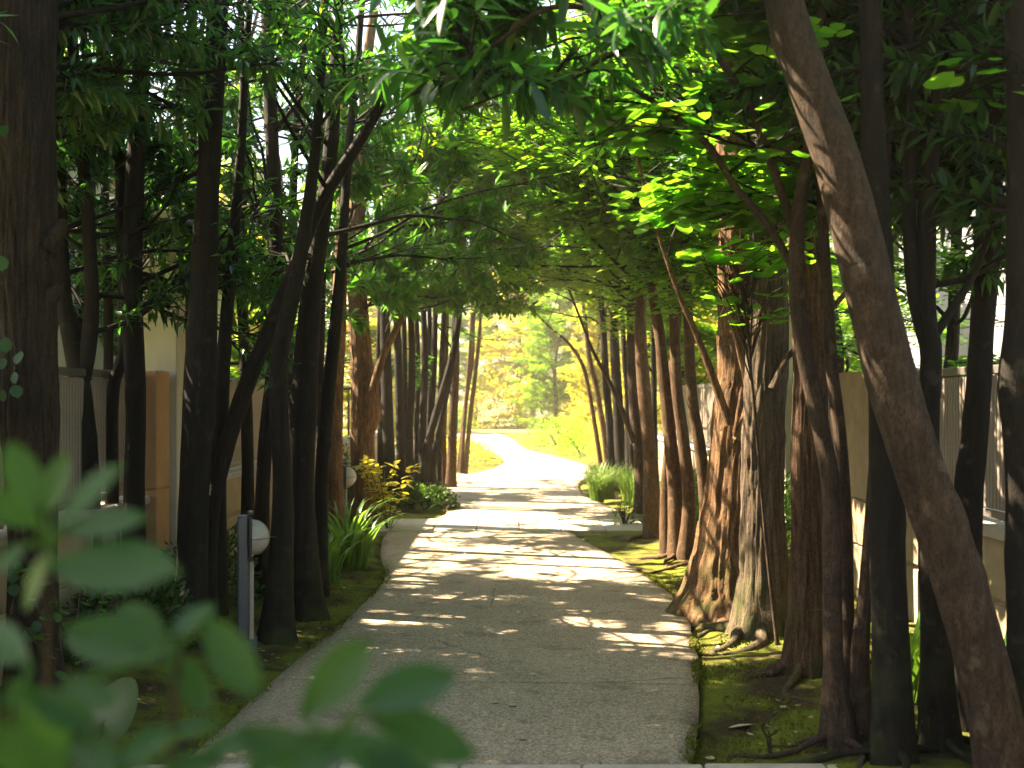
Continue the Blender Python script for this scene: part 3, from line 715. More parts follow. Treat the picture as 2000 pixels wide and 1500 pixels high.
make_tree('slender_tree', 'cluster of thin dark stems between the grass clump and the right wall', 17.6,
          [([(1270, 972), (1262, 850), (1256, 720), (1246, 580)], 15, 17.6), ([(1238, 972), (1232, 850), (1222, 730), (1214, 600)], 13, 18.0), ([(1282, 974), (1278, 850), (1276, 700), (1270, 560)], 14, 17.2)], 'bark_dark', FN, (2.3, 4.6), 9, 1.5, (-.4, 0))
# ---- right row
make_tree('evergreen_tree', 'thick dark trunk leaning in from the right edge across the wall', 4.5,
          [([(1985, 1557), (1950, 1430), (1905, 1250), (1860, 1100), (1790, 900), (1735, 720), (1690, 520), (1640, 330), (1590, 190), (1545, 60), (1510, -60)], [124, 104, 98, 98, 98, 96, 96, 92, 86, 78, 70], 4.5)],
          'bark_mid', ('lance', 'leaf_dark', .15), (3.9, 5.5), 9, 1.4, (-.6, .3), nseg=40, step=.04, front=.6,
          extra=[([(1520, -40), (1460, -25), (1380, 5), (1270, 32), (1160, 15), (1060, 20), (960, 90), (860, 140), (760, 220)], [34, 24, 19, 16, 14, 11, 9, 7, 4], 4.45, 9),
                 ([(1290, 40), (1240, 80), (1180, 110), (1100, 150), (1020, 170), (900, 215)], [12, 10, 8, 7, 6, 4], 4.4, 5)])
make_tree('evergreen_tree', 'black upright trunk behind the foot of the leaning one', 4.9,
          [([(1745, 1493), (1742, 1300), (1735, 1100), (1730, 900), (1722, 700), (1715, 500), (1705, 250), (1698, 0)], [86, 72, 66, 62, 58, 56, 48, 42], 4.9)], 'bark_dark', LD, (3.4, 5.5), 9, 1.4, (.2, .3), nseg=28, flare=.5, roots=4)
make_tree('evergreen_tree', 'black forked trunk right of the leaning one in front of the slat fence', 5.1,
          [([(1838, 1465), (1828, 1250), (1815, 1000), (1812, 850), (1818, 700), (1808, 600), (1812, 400), (1825, 200), (1840, 0)], [84, 58, 46, 44, 40, 40, 36, 30, 26], 5.1),
           ([(1816, 690), (1785, 570), (1775, 400), (1782, 200), (1770, 0)], [32, 28, 25, 22, 18], 5.1), ([(1822, 660), (1868, 590), (1905, 530), (1940, 430)], [20, 17, 13, 9], 5.1)], 'bark_dark', LD, (2.6, 5.5), 14, 1.3, (-.1, .3), nseg=24, flare=.5, roots=4)
make_tree('evergreen_tree', 'wavy black trunk before the slat fence at the right', 5.4,
          [([(1885, 1427), (1890, 1200), (1888, 1000), (1905, 850), (1918, 650), (1930, 450), (1938, 200), (1942, 0)], [80, 56, 58, 48, 46, 50, 48, 44], 5.4)], 'bark_dark', LD, (2.7, 5.5), 11, 1.3, (-.1, .3), nseg=24)
make_tree('evergreen_tree', 'black trunk cut off by the right edge of the picture', 4.7,
          [([(2008, 1524), (2000, 1200), (1998, 900), (1985, 760), (1996, 600), (1998, 300), (1988, 0)], [80, 62, 66, 72, 60, 60, 50], 4.7)], 'bark_dark', LD, (2.8, 5.5), 10, 1.2, (0, .2), nseg=28)
make_tree('multi_stem_tree', 'clump of sinuous brown stems rising from the near right moss', 5.25,
          [([(1640, 1445), (1628, 1300), (1625, 1100), (1622, 950), (1600, 820), (1572, 690), (1556, 560), (1560, 420), (1580, 280), (1600, 120)], [74, 38, 36, 35, 34, 34, 32, 28, 24, 20], 5.25),
           ([(1658, 1445), (1654, 1200), (1650, 1000), (1640, 850), (1625, 720), (1615, 560), (1605, 400), (1600, 200)], [40, 28, 26, 26, 24, 22, 20, 16], 5.35),
           ([(1682, 1448), (1680, 1280), (1690, 1150), (1698, 1030), (1710, 850), (1722, 650), (1728, 450)], [46, 34, 26, 21, 18, 15, 12], 5.3)],
          'bark_mid', BL, (2.9, 5.2), 10, 1.4, (-.5, .3), nseg=22, step=.04, flare=.6, roots=5,
          extra=[([(1553, 530), (1500, 440), (1440, 370), (1380, 280), (1300, 215), (1230, 165), (1170, 90), (1140, 40)], [18, 16, 15, 14, 12, 11, 10, 8], 5.3, 4),
                 ([(1552, 450), (1510, 330), (1470, 220), (1430, 150), (1370, 70)], [20, 18, 16, 15, 12], 5.3, 3)])
make_tree('conifer_tree', 'rough barked straight trunk with sunlit left edge, nearest of the three big ones', 6.6,
          [([(1572, 1308), (1578, 1200), (1580, 1050), (1578, 900), (1582, 750), (1578, 600), (1568, 450), (1555, 300), (1545, 150), (1540, 0)], [96, 74, 68, 66, 64, 60, 60, 56, 52, 48], 6.6)],
          'bark_rough', BL, (3.2, 6), 10, 1.6, (-.5, .3), rough=.12, nseg=92, step=.033, flare=.35, roots=7)
make_tree('conifer_tree', 'greyer of the two fused big trunks beside the path, on the right', 7.7,
          [([(1498, 1232), (1492, 1120), (1488, 1000), (1490, 850), (1498, 700), (1500, 550), (1498, 400), (1495, 200), (1490, 0)], [138, 92, 84, 82, 79, 72, 66, 58, 50], 7.7),
           ([(1510, 760), (1535, 700), (1555, 680)], [22, 14, 11], 7.55)], 'bark_grey', OVL, (3.0, 6), 12, 1.8, (-.5, .2), rough=.12, nseg=92, step=.03, flare=.4, roots=7)
make_tree('conifer_tree', 'orange lit flaring big trunk nearest the path edge on the right', 8.4,
          [([(1412, 1194), (1425, 1080), (1435, 960), (1440, 850), (1450, 700), (1448, 550), (1442, 400), (1440, 200), (1445, 0)], [170, 124, 108, 100, 96, 90, 80, 72, 64], 8.4),
           ([(1440, 860), (1462, 780), (1445, 690), (1425, 600), (1410, 500)], [20, 14, 11, 9, 6], 8.1), ([(1425, 830), (1390, 730), (1355, 640), (1320, 560)], [18, 14, 11, 8], 8.1)],
          'bark_brown', OVL, (3.0, 6), 12, 1.9, (-.6, .2), rough=.13, nseg=100, step=.03, flare=.45, roots=8)
make_tree('multi_stem_tree', 'single orange brown stem closest to the orange lit flaring trunk', 10.7,
          [([(1374, 1104), (1379, 1000), (1368, 880), (1352, 780), (1345, 650), (1340, 520), (1330, 380)], [40, 27, 24, 22, 20, 18, 15], 10.7)], 'bark_orange', OV, (2.6, 5.2), 12, 1.7, (-.5, 0), roots=4)
make_tree('multi_stem_tree', 'clump of three orange brown stems with bare roots right of the path', 11.2,
          [([(1325, 1090), (1318, 950), (1308, 850), (1298, 750), (1288, 650), (1270, 540), (1262, 400)], [44, 29, 26, 24, 22, 20, 16], 11.2),
           ([(1336, 1092), (1346, 980), (1335, 860), (1322, 760), (1318, 640), (1312, 540), (1300, 380)], [34, 26, 24, 22, 20, 18, 14], 11.1),
           ([(1302, 1085), (1300, 960), (1310, 840), (1316, 700), (1330, 560), (1345, 420)], [28, 22, 20, 18, 16, 12], 11.5)], 'bark_orange', OV, (2.6, 5.2), 18, 1.8, (-.6, 0), roots=6)
make_tree('multi_stem_tree', 'brown stem standing left of the three orange brown stems', 12.8,
          [([(1275, 1050), (1270, 900), (1258, 760), (1250, 640), (1255, 500), (1240, 380)], [40, 28, 25, 23, 20, 16], 12.8)], 'bark_orange', FN, (2.8, 5.2), 14, 1.9, (-.7, 0), roots=4)
make_tree('slender_tree', 'grey smooth trunk with a pale side branch behind the grass clump', 15.8,
          [([(1256, 998), (1251, 900), (1241, 800), (1238, 730), (1235, 600), (1230, 480)], [34, 25, 26, 27, 22, 16], 15.8), ([(1238, 865), (1215, 800), (1190, 745), (1160, 690), (1140, 640)], [13, 10, 9, 7, 5], 15.7)],
          'bark_mid', FN, (2.7, 5.2), 16, 1.9, (-.7, 0))
make_tree('slender_tree', 'dark pair of stems behind the grey smooth trunk', 19.0,
          [([(1218, 960), (1210, 850), (1205, 760), (1200, 650)], 25, 19), ([(1195, 958), (1192, 850), (1185, 760), (1178, 640)], 18, 19.3), ([(1230, 962), (1228, 850), (1226, 720)], 18, 18.7)], 'bark_dark', FN, (2.8, 5.2), 16, 1.9, (-.7, 0))
make_tree('slender_tree', 'thin golden edged stems bending over the path at the right of the clearing', 22.0,
          [([(1190, 935), (1180, 850), (1165, 760), (1150, 690), (1140, 600)], [15, 12, 11, 10, 8], 22), ([(1178, 935), (1160, 820), (1140, 720), (1110, 670), (1075, 640)], [11, 9, 8, 6, 4], 22.2)],
          'bark_orange', FN, (3.0, 5.0), 14, 1.8, (-.7, -.2))

# ---- trees beyond the walls and round the clearing
def garden_tree(label, x, y, h, r, leaf, bark='bark_dark', z0=1.2, limbs=22, length=1.6, ntw=10, per=None, width=.2, group=None, cull=True):
    t = thing('garden_tree', label, 'tree', (x, y, -.16), group)
    pts = [(x, y, -.2)]
    for i in range(1, 6): pts.append((x + U(-.08, .08) * i * h / 8, y + U(-.08, .08) * i * h / 8, -.2 + h * .9 * i / 5))
    P2, R2 = catmull(pts, np.linspace(width / 2, .02, 6), .2); V, F = tube(P2, R2, 10); part('trunk', V, F, M[bark], t)
    tips, dirs = [], []
    for i in range(limbs):
        ok = np.where(P2[:, 2] > z0)[0]; j = ok[int(U(0, len(ok) - .01))]; a = U(0, 6.283)
        shape = 1.15 - .75 * (P2[j, 2] - z0) / (h - z0 + .01)
        mb, tp, dr = limb(P2[j], np.array([math.cos(a), math.sin(a), U(.1, .7)]), r * shape * U(.7, 1.15), .03, ntw, twl=.28 * r ** .7 + .2, fine=False, cull=cull)
        if len(tp) < ntw: continue
        mb.part('limb', M[bark], t); tips += tp; dirs += dr
    kind, lm, sz = leaf
    pos, d, nr, size = sprays(np.array(tips), np.array(dirs), kind, per or LEAFN[kind], sz)
    V, F = leaves_mesh(pos, d, nr, size, {'lance': 'lance4', 'broad': 'broad7', 'oval': 'oval6'}.get(kind, kind), 1.0, cull); part('crown', V, F, M[lm], t, kind='stuff')
    return t
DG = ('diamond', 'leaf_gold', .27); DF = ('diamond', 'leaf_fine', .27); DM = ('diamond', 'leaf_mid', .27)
for lab, x, y, h, r, lf, z0 in [
    ('tall leafy evergreen added out of view behind the left fence to shade the near path', -5.4, 6.7, 8.5, 2.6, ('diamond', 'leaf_dark', .16), 2.8),  # added beyond the frame to keep sun off the near path
    ('leafy evergreen added for shade behind the nearest stretch of the left fence', -4.3, 4.9, 6.0, 1.8, LD, 2.2),  # added as cover so the near left bed and path lie in shade
    ('leafy evergreen behind the left fence, between it and the beige building', -4.0, 7.6, 6.5, 1.7, LD, 2.2),
    ('leafy evergreen behind the tall pale beige post', -4.1, 10.6, 7.4, 2.0, LD, 2.2),
    ('bright green tree behind the left wall next to the building corner', -4.4, 14.0, 8.0, 2.2, LM, 1.6),
    ('yellow green tree behind the left wall past the beige building', -4.6, 20.6, 11.0, 3.0, DF, 1.4),
    ('low leafy green tree behind the clump of three upright dark stems', -3.2, 18.4, 4.6, 1.6, ('diamond', 'leaf_mid', .12), 1.5),
    ('low leafy tree behind the dark pair of stems on the right', 3.3, 21.5, 4.6, 1.6, ('diamond', 'leaf_fine', .12), 1.2),
    ('broad leaved tree behind the right slat fence by the pale grey building', 4.5, 8.0, 6.5, 1.7, BL, 2.2),
    ('lime green tree behind the wide sand coloured pier', 4.4, 11.5, 6.5, 1.9, OVL, 1.6),
    ('lime green tree behind the right wall past the slim pillar', 4.4, 15.5, 6.8, 2.1, OVL, 1.4),
    ('fine leaved tree behind the far end of the right wall', 4.6, 20.0, 7.0, 2.4, DF, 1.4)]:
    garden_tree(lab, x, y, h, r, lf, z0=z0, limbs=60 if x < -5 else (40 if x < 0 and y > 9 else 24), ntw=12)
def copy_thing(src, label, loc, rz, sc):
    c = src.copy(); COL.objects.link(c); c.location = loc; c.rotation_euler = (0, 0, rz); c.scale = sc; c['label'] = label
    for ch in src.children:
        k2 = ch.copy(); COL.objects.link(k2); k2.parent = c
    return c
proto = {}
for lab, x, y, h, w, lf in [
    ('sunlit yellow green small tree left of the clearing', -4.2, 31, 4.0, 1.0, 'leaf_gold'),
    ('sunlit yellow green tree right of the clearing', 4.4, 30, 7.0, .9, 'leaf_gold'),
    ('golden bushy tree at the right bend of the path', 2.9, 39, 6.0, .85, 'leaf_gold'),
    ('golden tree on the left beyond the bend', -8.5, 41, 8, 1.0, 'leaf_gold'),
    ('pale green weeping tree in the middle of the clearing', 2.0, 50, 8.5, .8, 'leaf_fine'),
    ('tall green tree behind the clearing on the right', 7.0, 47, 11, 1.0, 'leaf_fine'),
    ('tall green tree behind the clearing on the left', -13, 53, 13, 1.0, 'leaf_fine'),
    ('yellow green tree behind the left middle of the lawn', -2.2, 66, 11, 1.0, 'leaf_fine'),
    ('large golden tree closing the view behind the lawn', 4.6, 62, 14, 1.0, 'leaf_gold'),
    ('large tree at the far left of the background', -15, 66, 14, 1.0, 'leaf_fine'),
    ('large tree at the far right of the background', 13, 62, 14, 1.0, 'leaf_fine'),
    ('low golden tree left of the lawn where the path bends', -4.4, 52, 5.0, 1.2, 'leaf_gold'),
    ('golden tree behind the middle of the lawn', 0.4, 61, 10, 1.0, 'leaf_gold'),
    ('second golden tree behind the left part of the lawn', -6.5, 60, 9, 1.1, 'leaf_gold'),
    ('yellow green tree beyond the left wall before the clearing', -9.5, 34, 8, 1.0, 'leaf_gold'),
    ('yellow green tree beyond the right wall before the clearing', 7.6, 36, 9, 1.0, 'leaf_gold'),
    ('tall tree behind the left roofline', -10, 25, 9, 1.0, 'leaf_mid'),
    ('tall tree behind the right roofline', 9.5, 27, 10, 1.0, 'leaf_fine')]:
    if lf not in proto:
        proto[lf] = t = garden_tree(lab, 0, 0, 10, 3.1, ('diamond', lf, .27), z0=.5, limbs=96, ntw=14, per=9, cull=False, width=.34)
        t.location = (x, y, -.16); t.scale = (w * h / 10, w * h / 10, h / 10)
    else: copy_thing(proto[lf], lab, (x, y, -.16), U(0, 6.28), (w * h / 10, w * h / 10, h / 10))
for lab, x, y, h, r, lf in [
    ('unseen leafy tree added for shade beside the viewer on the left', -3.7, 1.9, 7.0, 1.9, LD), ('unseen leafy tree added for shade beside the viewer on the right', 3.3, .4, 6.0, 1.7, LD),
    ('unseen leafy tree added for shade behind the viewer on the left', -2.0, -1.8, 6.5, 2.2, LD), ('unseen leafy tree added for shade behind the viewer on the right', 2.0, -2.2, 6.5, 2.2, LD)]:
    garden_tree(lab, x, y, h, r, ('diamond', 'leaf_dark', .2), z0=1.9, limbs=36, ntw=10, per=12, cull=False)  # unseen trees added around the camera to shade the foreground
for lab, x, y, h, r in [('tall tree added over the right wall, its high crown shading the path', 4.5, 4.4, 8.6, 2.9), ('tall tree added over the left wall, its high crown shading the path', -4.9, 3.2, 8.2, 2.7), ('second tall tree added over the right wall for its high shading crown', 4.9, 8.4, 8.8, 2.7), ('second tall tree added over the left wall for its high shading crown', -5.2, 10.6, 9.2, 2.9)]:
    garden_tree(lab, x, y, h, r, ('diamond', 'leaf_dark', .19), z0=4.3, limbs=44, ntw=12, per=13)  # added overhead crowns that cut the skylight and darken the near scene
# a belt of tall trees closes the view all round
belt = [garden_tree('tall belt tree behind the large tree that closes the view', 1.5, 84, 17, 5.5, ('diamond', 'leaf_gold', .34), z0=1.0, limbs=56, ntw=13, per=13, cull=False, width=.45),
        garden_tree('tall belt tree behind the far left background tree', -9, 80, 17, 5.5, ('diamond', 'leaf_gold', .34), z0=1.0, limbs=56, ntw=13, per=13, cull=False, width=.45)]
for i, (x, y, sc, lab) in enumerate([(10, 82, 1.05, 'tall belt tree right of the clearing far behind'), (-19, 76, 1.0, 'tall belt tree at the far left behind the roofs'), (20, 74, 1.05, 'tall belt tree at the far right behind the roofs'),
                         (-15, 40, .85, 'tall tree behind the beige building'), (16, 42, .85, 'tall tree behind the pale grey building'), (-27, 60, 1.1, 'outermost belt tree on the left'), (28, 58, 1.1, 'outermost belt tree on the right'),
                         (-13, 26, .62, 'tall tree over the roof of the beige building'), (14.5, 27, .62, 'tall tree over the roof of the pale grey building')]):
    copy_thing(belt[i % 2], lab, (x, y, -.16), U(0, 6.28), (sc, sc, sc))
# ------------------------------------------------------------------ bushes and ground cover
def bush(label, x, y, w, dpt, h, leaf, n_=2600, name='bush', cat='bush', group=None):
    t = thing(name, label, cat, (x, y, -.06), group)
    mb = MB()
    for i in range(9):
        a = U(0, 6.28); e = np.array([x + w * .4 * math.cos(a), y + dpt * .4 * math.sin(a), h * U(.5, .9)])
        P2, R2 = catmull([(x, y, -.08), (x * .6 + e[0] * .4, y * .6 + e[1] * .4, e[2] * .6), e], [.012, .008, .003], .1); mb.add(*tube(P2, R2, 5, cap=False))
    mb.part('stem', M['bark_dark'], t)
    n_ = int(n_ * (.6 if y > 26 else 1)); q = rand_unit(n_); q[:, 2] = np.abs(q[:, 2]); rr = U(.45, 1, (n_, 1)) ** .6
    lump = .72 + .5 * noise(q[:, 0] * 2.4 + x, q[:, 1] * 2.4 + y, q[:, 2] * 2.4)[:, None]
    pos = np.array([x, y, 0]) + q * rr * lump * np.array([w / 2, dpt / 2, h])
    kind, lm, sz = leaf
    kind = 'diamond' if y > 20 else ('oval6' if kind == 'oval' else kind)
    V, F = leaves_mesh(pos, q + rand_unit(n_) * .7, q * .5 + np.array([0, 0, .7]) + rand_unit(n_) * .5, sz * U(.6, 1.2, n_), kind, cull=False)
    part('foliage', V, F, M[lm], t, kind='stuff'); return t
BB = ('oval', 'leaf_bush', .055); BG = ('oval', 'leaf_gold', .07)
bush('dark green bush at the foot of the left wall behind the stout trunk', -2.35, 8.6, .9, 1.0, .62, BB, 1900)
bush('dark bush at the foot of the left wall beside the first forked trunk', -2.4, 7.1, .8, 1.0, .5, BB, 2200)
bush('green bush behind the farther lamp at the left wall', -2.3, 15.2, .9, 1.4, .95, BB, 1900)
bush('green bush at the foot of the slim pale pillar', 2.45, 10.6, .6, 1.6, .85, ('oval', 'leaf_mid', .05), 3200)
bush('green bush behind the three orange brown stems at the right wall', 2.4, 13.4, .7, 1.6, .8, ('oval', 'leaf_mid', .055), 2600)
bush('low dark shrub at the path edge beyond the far slabs on the left', -1.25, 16.2, 1.0, .8, .36, BB, 2200)
bush('tiny dark shrub on the right end of the far slabs', 1.42, 14.2, .34, .3, .26, ('oval', 'leaf_bush', .03), 500)
bush('low dark shrub at the path edge before the clearing on the right', 1.75, 21.3, .8, 1.2, .35, BB, 1800)
bush('sunlit mound of ground cover left of the bright path', -1.25, 27.5, 1.9, 4.4, .62, BG, 3600)
bush('sunlit bush at the left wall end before the clearing', -2.3, 30.5, 2.0, 3.0, 1.3, BG, 3000)
bush('low green shrub on the right inside of the bend', 1.95, 31.5, 1.7, 3.4, .75, ('oval', 'leaf_fine', .08), 4200)
bush('golden shrub behind the low shrub on the right of the bend', 2.6, 28.0, 1.6, 3.2, 1.1, BG, 4500)
bush('pale green shrub right where the path disappears', 1.5, 37.0, 2.2, 4.0, 1.0, ('oval', 'leaf_fine', .09), 4200)
bush('golden shrub at the left rim of the lawn', -4.6, 51, 4.0, 3.0, 2.6, ('diamond', 'leaf_gold', .2), 5000)
bush('golden shrub in the middle behind the lawn', -.8, 57.5, 4.5, 3.0, 3.0, ('diamond', 'leaf_gold', .2), 5500)
bush('tall golden shrub right of the lawn', 3.6, 50, 4.0, 3.0, 3.2, ('diamond', 'leaf_gold', .2), 5500)
bush('yellow green shrub between the path bend and the golden tree', 3.4, 42, 3.0, 3.0, 2.4, ('diamond', 'leaf_gold', .17), 5000)
bush('yellow green shrub at the far left rim of the clearing', -3.4, 40, 2.6, 3.4, 2.0, ('diamond', 'leaf_gold', .17), 5000)
bush('tall golden shrub at the right of the clearing', 3.2, 33.5, 2.2, 3.6, 2.0, BG, 3600)
bush('shaded green shrub behind the lawn', 1.9, 60, 5.5, 3.0, 2.3, ('diamond', 'leaf_mid', .16), 5000)
bush('round green shrub left of the lawn', -3.6, 54, 4.0, 3.0, 1.7, ('diamond', 'leaf_fine', .16), 5000)
bush('wide golden hedge behind the lawn on the right', 6.0, 53, 6.0, 3.0, 2.6, ('diamond', 'leaf_gold', .17), 6000)

# ------------------------------------------------------------------ strap leaved plants, grass
def blade_mesh(name, L, w, arch, m_, nsg=7):
    s = np.linspace(0, 1, nsg); a = arch * s ** 1.6; dx = np.concatenate([[0], np.cumsum(np.sin(a[:-1] + .12))]) * L / (nsg - 1); dz = np.concatenate([[0], np.cumsum(np.cos(a[:-1] + .12))]) * L / (nsg - 1)
    ww = w / 2 * np.clip(np.minimum(.45 + s * 2, (1 - s) * 2.4), .03, 1)
    V = []
    for i in range(nsg): V += [(dx[i], -ww[i], dz[i] + ww[i] * .25), (dx[i], 0, dz[i]), (dx[i], ww[i], dz[i] + ww[i] * .25)]
    Q = [[i * 3 + j, i * 3 + j + 1, i * 3 + j + 4, i * 3 + j + 3] for i in range(nsg - 1) for j in (0, 1)]
    return np.array(V), np.array(Q)
def strap_plant(label, x, y, n_, L, w, mats='blade', spread=.12, name='strap_leaved_plant'):
    t = thing(name, label, 'plant', (x, y, -.04))
    mesh = [mesh_data('leaf', *blade_mesh('b', L * q, w, a, None), M[mats]) for q, a in ((1, 1.9), (.85, 1.4), (1.1, 2.3), (.7, 1.0), (.95, 2.0), (.6, .7))]
    for i in range(n_):
        o = link('leaf', random.choice(mesh), t); a = U(0, 6.283); o.location = (spread * U(0, 1) * math.cos(a), spread * U(0, 1) * math.sin(a), 0)
        o.rotation_euler = (U(-.15, .15), U(-.2, .15), a + U(-.5, .5)); k = U(.75, 1.15); o.scale = (k, k, k)
    return t
strap_plant('lush strap leaved plant at the path edge left, in front of the slim brown trunk', -1.55, 10.7, 95, .80, .030, spread=.2)
strap_plant('smaller strap leaved plant behind the thickest black trunk', -1.66, 9.9, 55, .6, .026, spread=.16)
strap_plant('bright strap leaved plant seen between the two black trunks at the right', 2.05, 5.9, 36, .75, .035)
strap_plant('few dark strap leaves at the foot of the right wall by the leaning trunk', 2.5, 5.8, 16, .55, .035)
def grass(label, x, y, n_, L, rx, ry, m_):
    t = thing('grass_clump', label, 'grass', (x, y, -.04))
    for dx, dy in ((0, 0), (-.28 * rx / .5, .3), (.25 * rx / .5, .45), (.05, -.4), (-.2, .9)):
        mb = MB()
        for i in range(n_):
            V, Q = blade_mesh('b', L * U(.6, 1.15), .009, U(.8, 2.2), None, 6); a = U(0, 6.283); c, s = math.cos(a), math.sin(a)
            V = V @ np.array([[c, s, 0], [-s, c, 0], [0, 0, 1]]); mb.add(V + np.array([x + dx * ry + U(-.1, .1), y + dy * ry + U(-.1, .1), -.05]), Q)
        mb.part('tuft', M[m_], t, kind='stuff')
grass('pale arching ornamental grass clump at the right path edge', 1.78, 17.2, 260, .68, .7, 1.15, 'blade_pale')

def leafy_shrub(label, x, y, h, n_, lf, name='leafy_shrub', spread=.35):
    t = thing(name, label, 'shrub', (x, y, -.06)); mb = MB(); pos = []; dd = []
    for i in range(9):
        a = U(0, 6.283); e = np.array([x + spread * math.cos(a) * U(.4, 1), y + spread * math.sin(a) * U(.4, 1), h * U(.55, 1)]); b0 = np.array([x, y, -.08])
        P2, R2 = catmull([b0, b0 * .5 + e * .5 + np.array([0, 0, .1]), e], [.008, .006, .002], .05); mb.add(*tube(P2, R2, 5, cap=False))
        for k in range(n_ // 9): j = int(U(len(P2) * .3, len(P2) - .01)); pos.append(P2[j]); dd.append(e - b0)
    mb.part('stem', M['bark_mid'], t); pos = np.array(pos); dd = norm(np.array(dd)); m_ = len(pos)
    tv, tf = TEMPL[lf[0]]; me = mesh_data('leaf', tv, tf, M[lf[1]])
    for i in range(m_):
        o = link('leaf', me, t); o.location = tuple(pos[i] - np.array([x, y, -.06])); o.rotation_euler = (U(-.5, .5), U(-.4, .4), U(0, 6.283)); k = lf[2] * U(.6, 1.2); o.scale = (k, k, k)
    return t
leafy_shrub('sunlit yellow leaved shrub beside the gnarled brown trunk', -1.5, 13.7, .95, 290, ('oval', 'leaf_gold', .115), spread=.42)
leafy_shrub('thin shrub with pale round leaves at the foot of the left edge trunk', -2.2, 5.6, .85, 45, ('oval', 'leaf_mid', .085), spread=.3)

# ------------------------------------------------------------------ bollard lamps
def lamp(label, x, y):
    t = thing('bollard_lamp', label, 'lamp', (x, y, 0)); t.rotation_euler = (0, 0, math.atan2(-x, y))
    V, F = box(x - .045, x + .03, y - .06, y + .06, -.1, .82, .012); part('post', V, F, M['lamp_body'], t, False)
    V, F = box(x + .031, x + .062, y - .035, y + .035, -.1, .52, .006); part('front_strip', V, F, M['lamp_strip'], t, False)
    V, F = box(x + .031, x + .05, y - .125, y + .125, .54, .81, .012); part('rim', V, F, M['rim'], t, False)
    V, F = box(x - .085, x + .085, y - .1, y + .1, -.08, .012, .006); part('base_plate', V, F, M['lamp_body'], t, False)
    for zz in (.57, .78):
        for yy in (-.1, .1):
            V, F = tube(np.array([[x + .045, y + yy, zz], [x + .053, y + yy, zz], [x + .056, y + yy, zz]]), np.full(3, .007), 8); part('screw', V, F, M['brass'], t)
    V, F = box(x + .02, x + .06, y - .03, y + .03, .822, .85, .006); part('cap', V, F, M['rim'], t, False)
    a = np.linspace(0, math.pi / 2, 12); th = np.linspace(0, 2 * math.pi, 32, endpoint=False)
    V = np.array([[x + .05 + .115 * math.sin(q), y + .118 * math.cos(q) * math.cos(w), .675 + .118 * math.cos(q) * math.sin(w)] for q in a for w in th])
    k = np.arange(11)[:, None] * 32; j = np.arange(32)[None, :]; Q = np.stack([k + j, k + (j + 1) % 32, k + 32 + (j + 1) % 32, k + 32 + j], -1).reshape(-1, 4)
    dome = part('dome', V, Q, M['opal'], t)
    pts = np.array([[x + .05 + .119 * math.sin(q), y - .121 * math.cos(q), .675] for q in np.linspace(0, math.pi, 20)])
    V, F = tube(pts, np.full(20, .0022), 6); part('guard_wire', V, F, M['rim'], dome)
    V, F = tube(np.array([[x + .165, y, .675], [x + .185, y, .675], [x + .2, y, .675]]), np.full(3, .004), 6); part('tip_screw', V, F, M['rim'], dome)
lamp('nearer grey bollard lamp with white half dome among the black trunks', P(477, 0, 7.4)[0], 7.4)
lamp('farther bollard lamp with white half dome beside the slim brown trunk', P(668, 0, 13.0)[0], 13.0)

# ------------------------------------------------------------------ small things on the ground
t = thing('survey_marker', 'small steel marker plate set in the path', 'marker', (P(1000, 0, 5.85)[0], 5.85, .006))
V, F = box(-.016, .022, 5.81, 5.89, -.01, .006); part('plate', V, F, M['rim'], t, False)
for a, bq, c0, c1 in ((-.013, -.008, 5.815, 5.885), (-.003, .002, 5.815, 5.885), (.007, .011, 5.815, 5.885), (-.003, .018, 5.877, 5.885), (.014, .018, 5.815, 5.885), (-.003, .011, 5.845, 5.851)):
    V, F = box(a, bq, c0, c1, .004, .0085 + (.0005 if bq - a > .012 else 0)); part('bar', V, F, M['brass'], t, False)
LITV, LITF = TEMPL['oval']
lit_me = []
for q in range(6):
    V = LITV.copy(); V[:, 0] *= U(.7, 1.2); V[:, 2] = .25 * U(.3, 1) * np.abs(V[:, 0]) + .10 * (V[:, 1] - .5) ** 2 + U(0, .02, len(V)); lit_me.append(mesh_data('fallen_leaf', V, LITF, M['litter_green' if q % 2 else 'litter']))
def litter(label, x, y, z, k, a, q, group=None):
    o = link('fallen_leaf', lit_me[q], None, label=label, cat='leaf', group=group); o.location = (x, y, z); o.rotation_euler = (U(-.2, .2), U(-.2, .2), a); o.scale = (k, k, k); return o
for i in range(230):
    if i < 110:
        y = U(5.1, 9.5); x = edgeR(y) + U(.04, 1.1); lab, gr = 'small dry leaf lying on the moss right of the path', 'dry leaves on the moss'
        z = float(bed_z(np.array(x), np.array(y))) + .006
    elif i < 190:
        y = U(5.0, 11.5); x = U(edgeL(y) + .1, edgeR(y) - .05); lab, gr = 'small dry leaf lying on the path', 'dry leaves on the path'; z = .006
    else:
        y = U(6.6, 10); x = edgeL(y) - U(.04, .5); lab, gr = 'small dry leaf lying on the dark soil left of the path', 'dry leaves on the left soil'; z = float(bed_z(np.array(x), np.array(y))) + .006
    litter(lab, x, y, z, U(.018, .055), U(0, 6.28), i % 6, gr)
n_ = 20000; y = U(4.95, 10.5, n_); sd2 = RNG.random(n_) < .75; x = np.where(sd2, edgeR(y) + U(.03, 1.5, n_), edgeL(y) - U(.03, 1.3, n_))
e_ = RNG.random(n_) < .22; x = np.where(e_, np.where(sd2, edgeR(y) + U(-.03, .05, n_), edgeL(y) - U(-.03, .05, n_)), x)
kq = (np.abs(x) < 2.75) & (noise(x * 3, y * 3, 9.) > .42); x, y = x[kq], y[kq]; n_ = len(x)
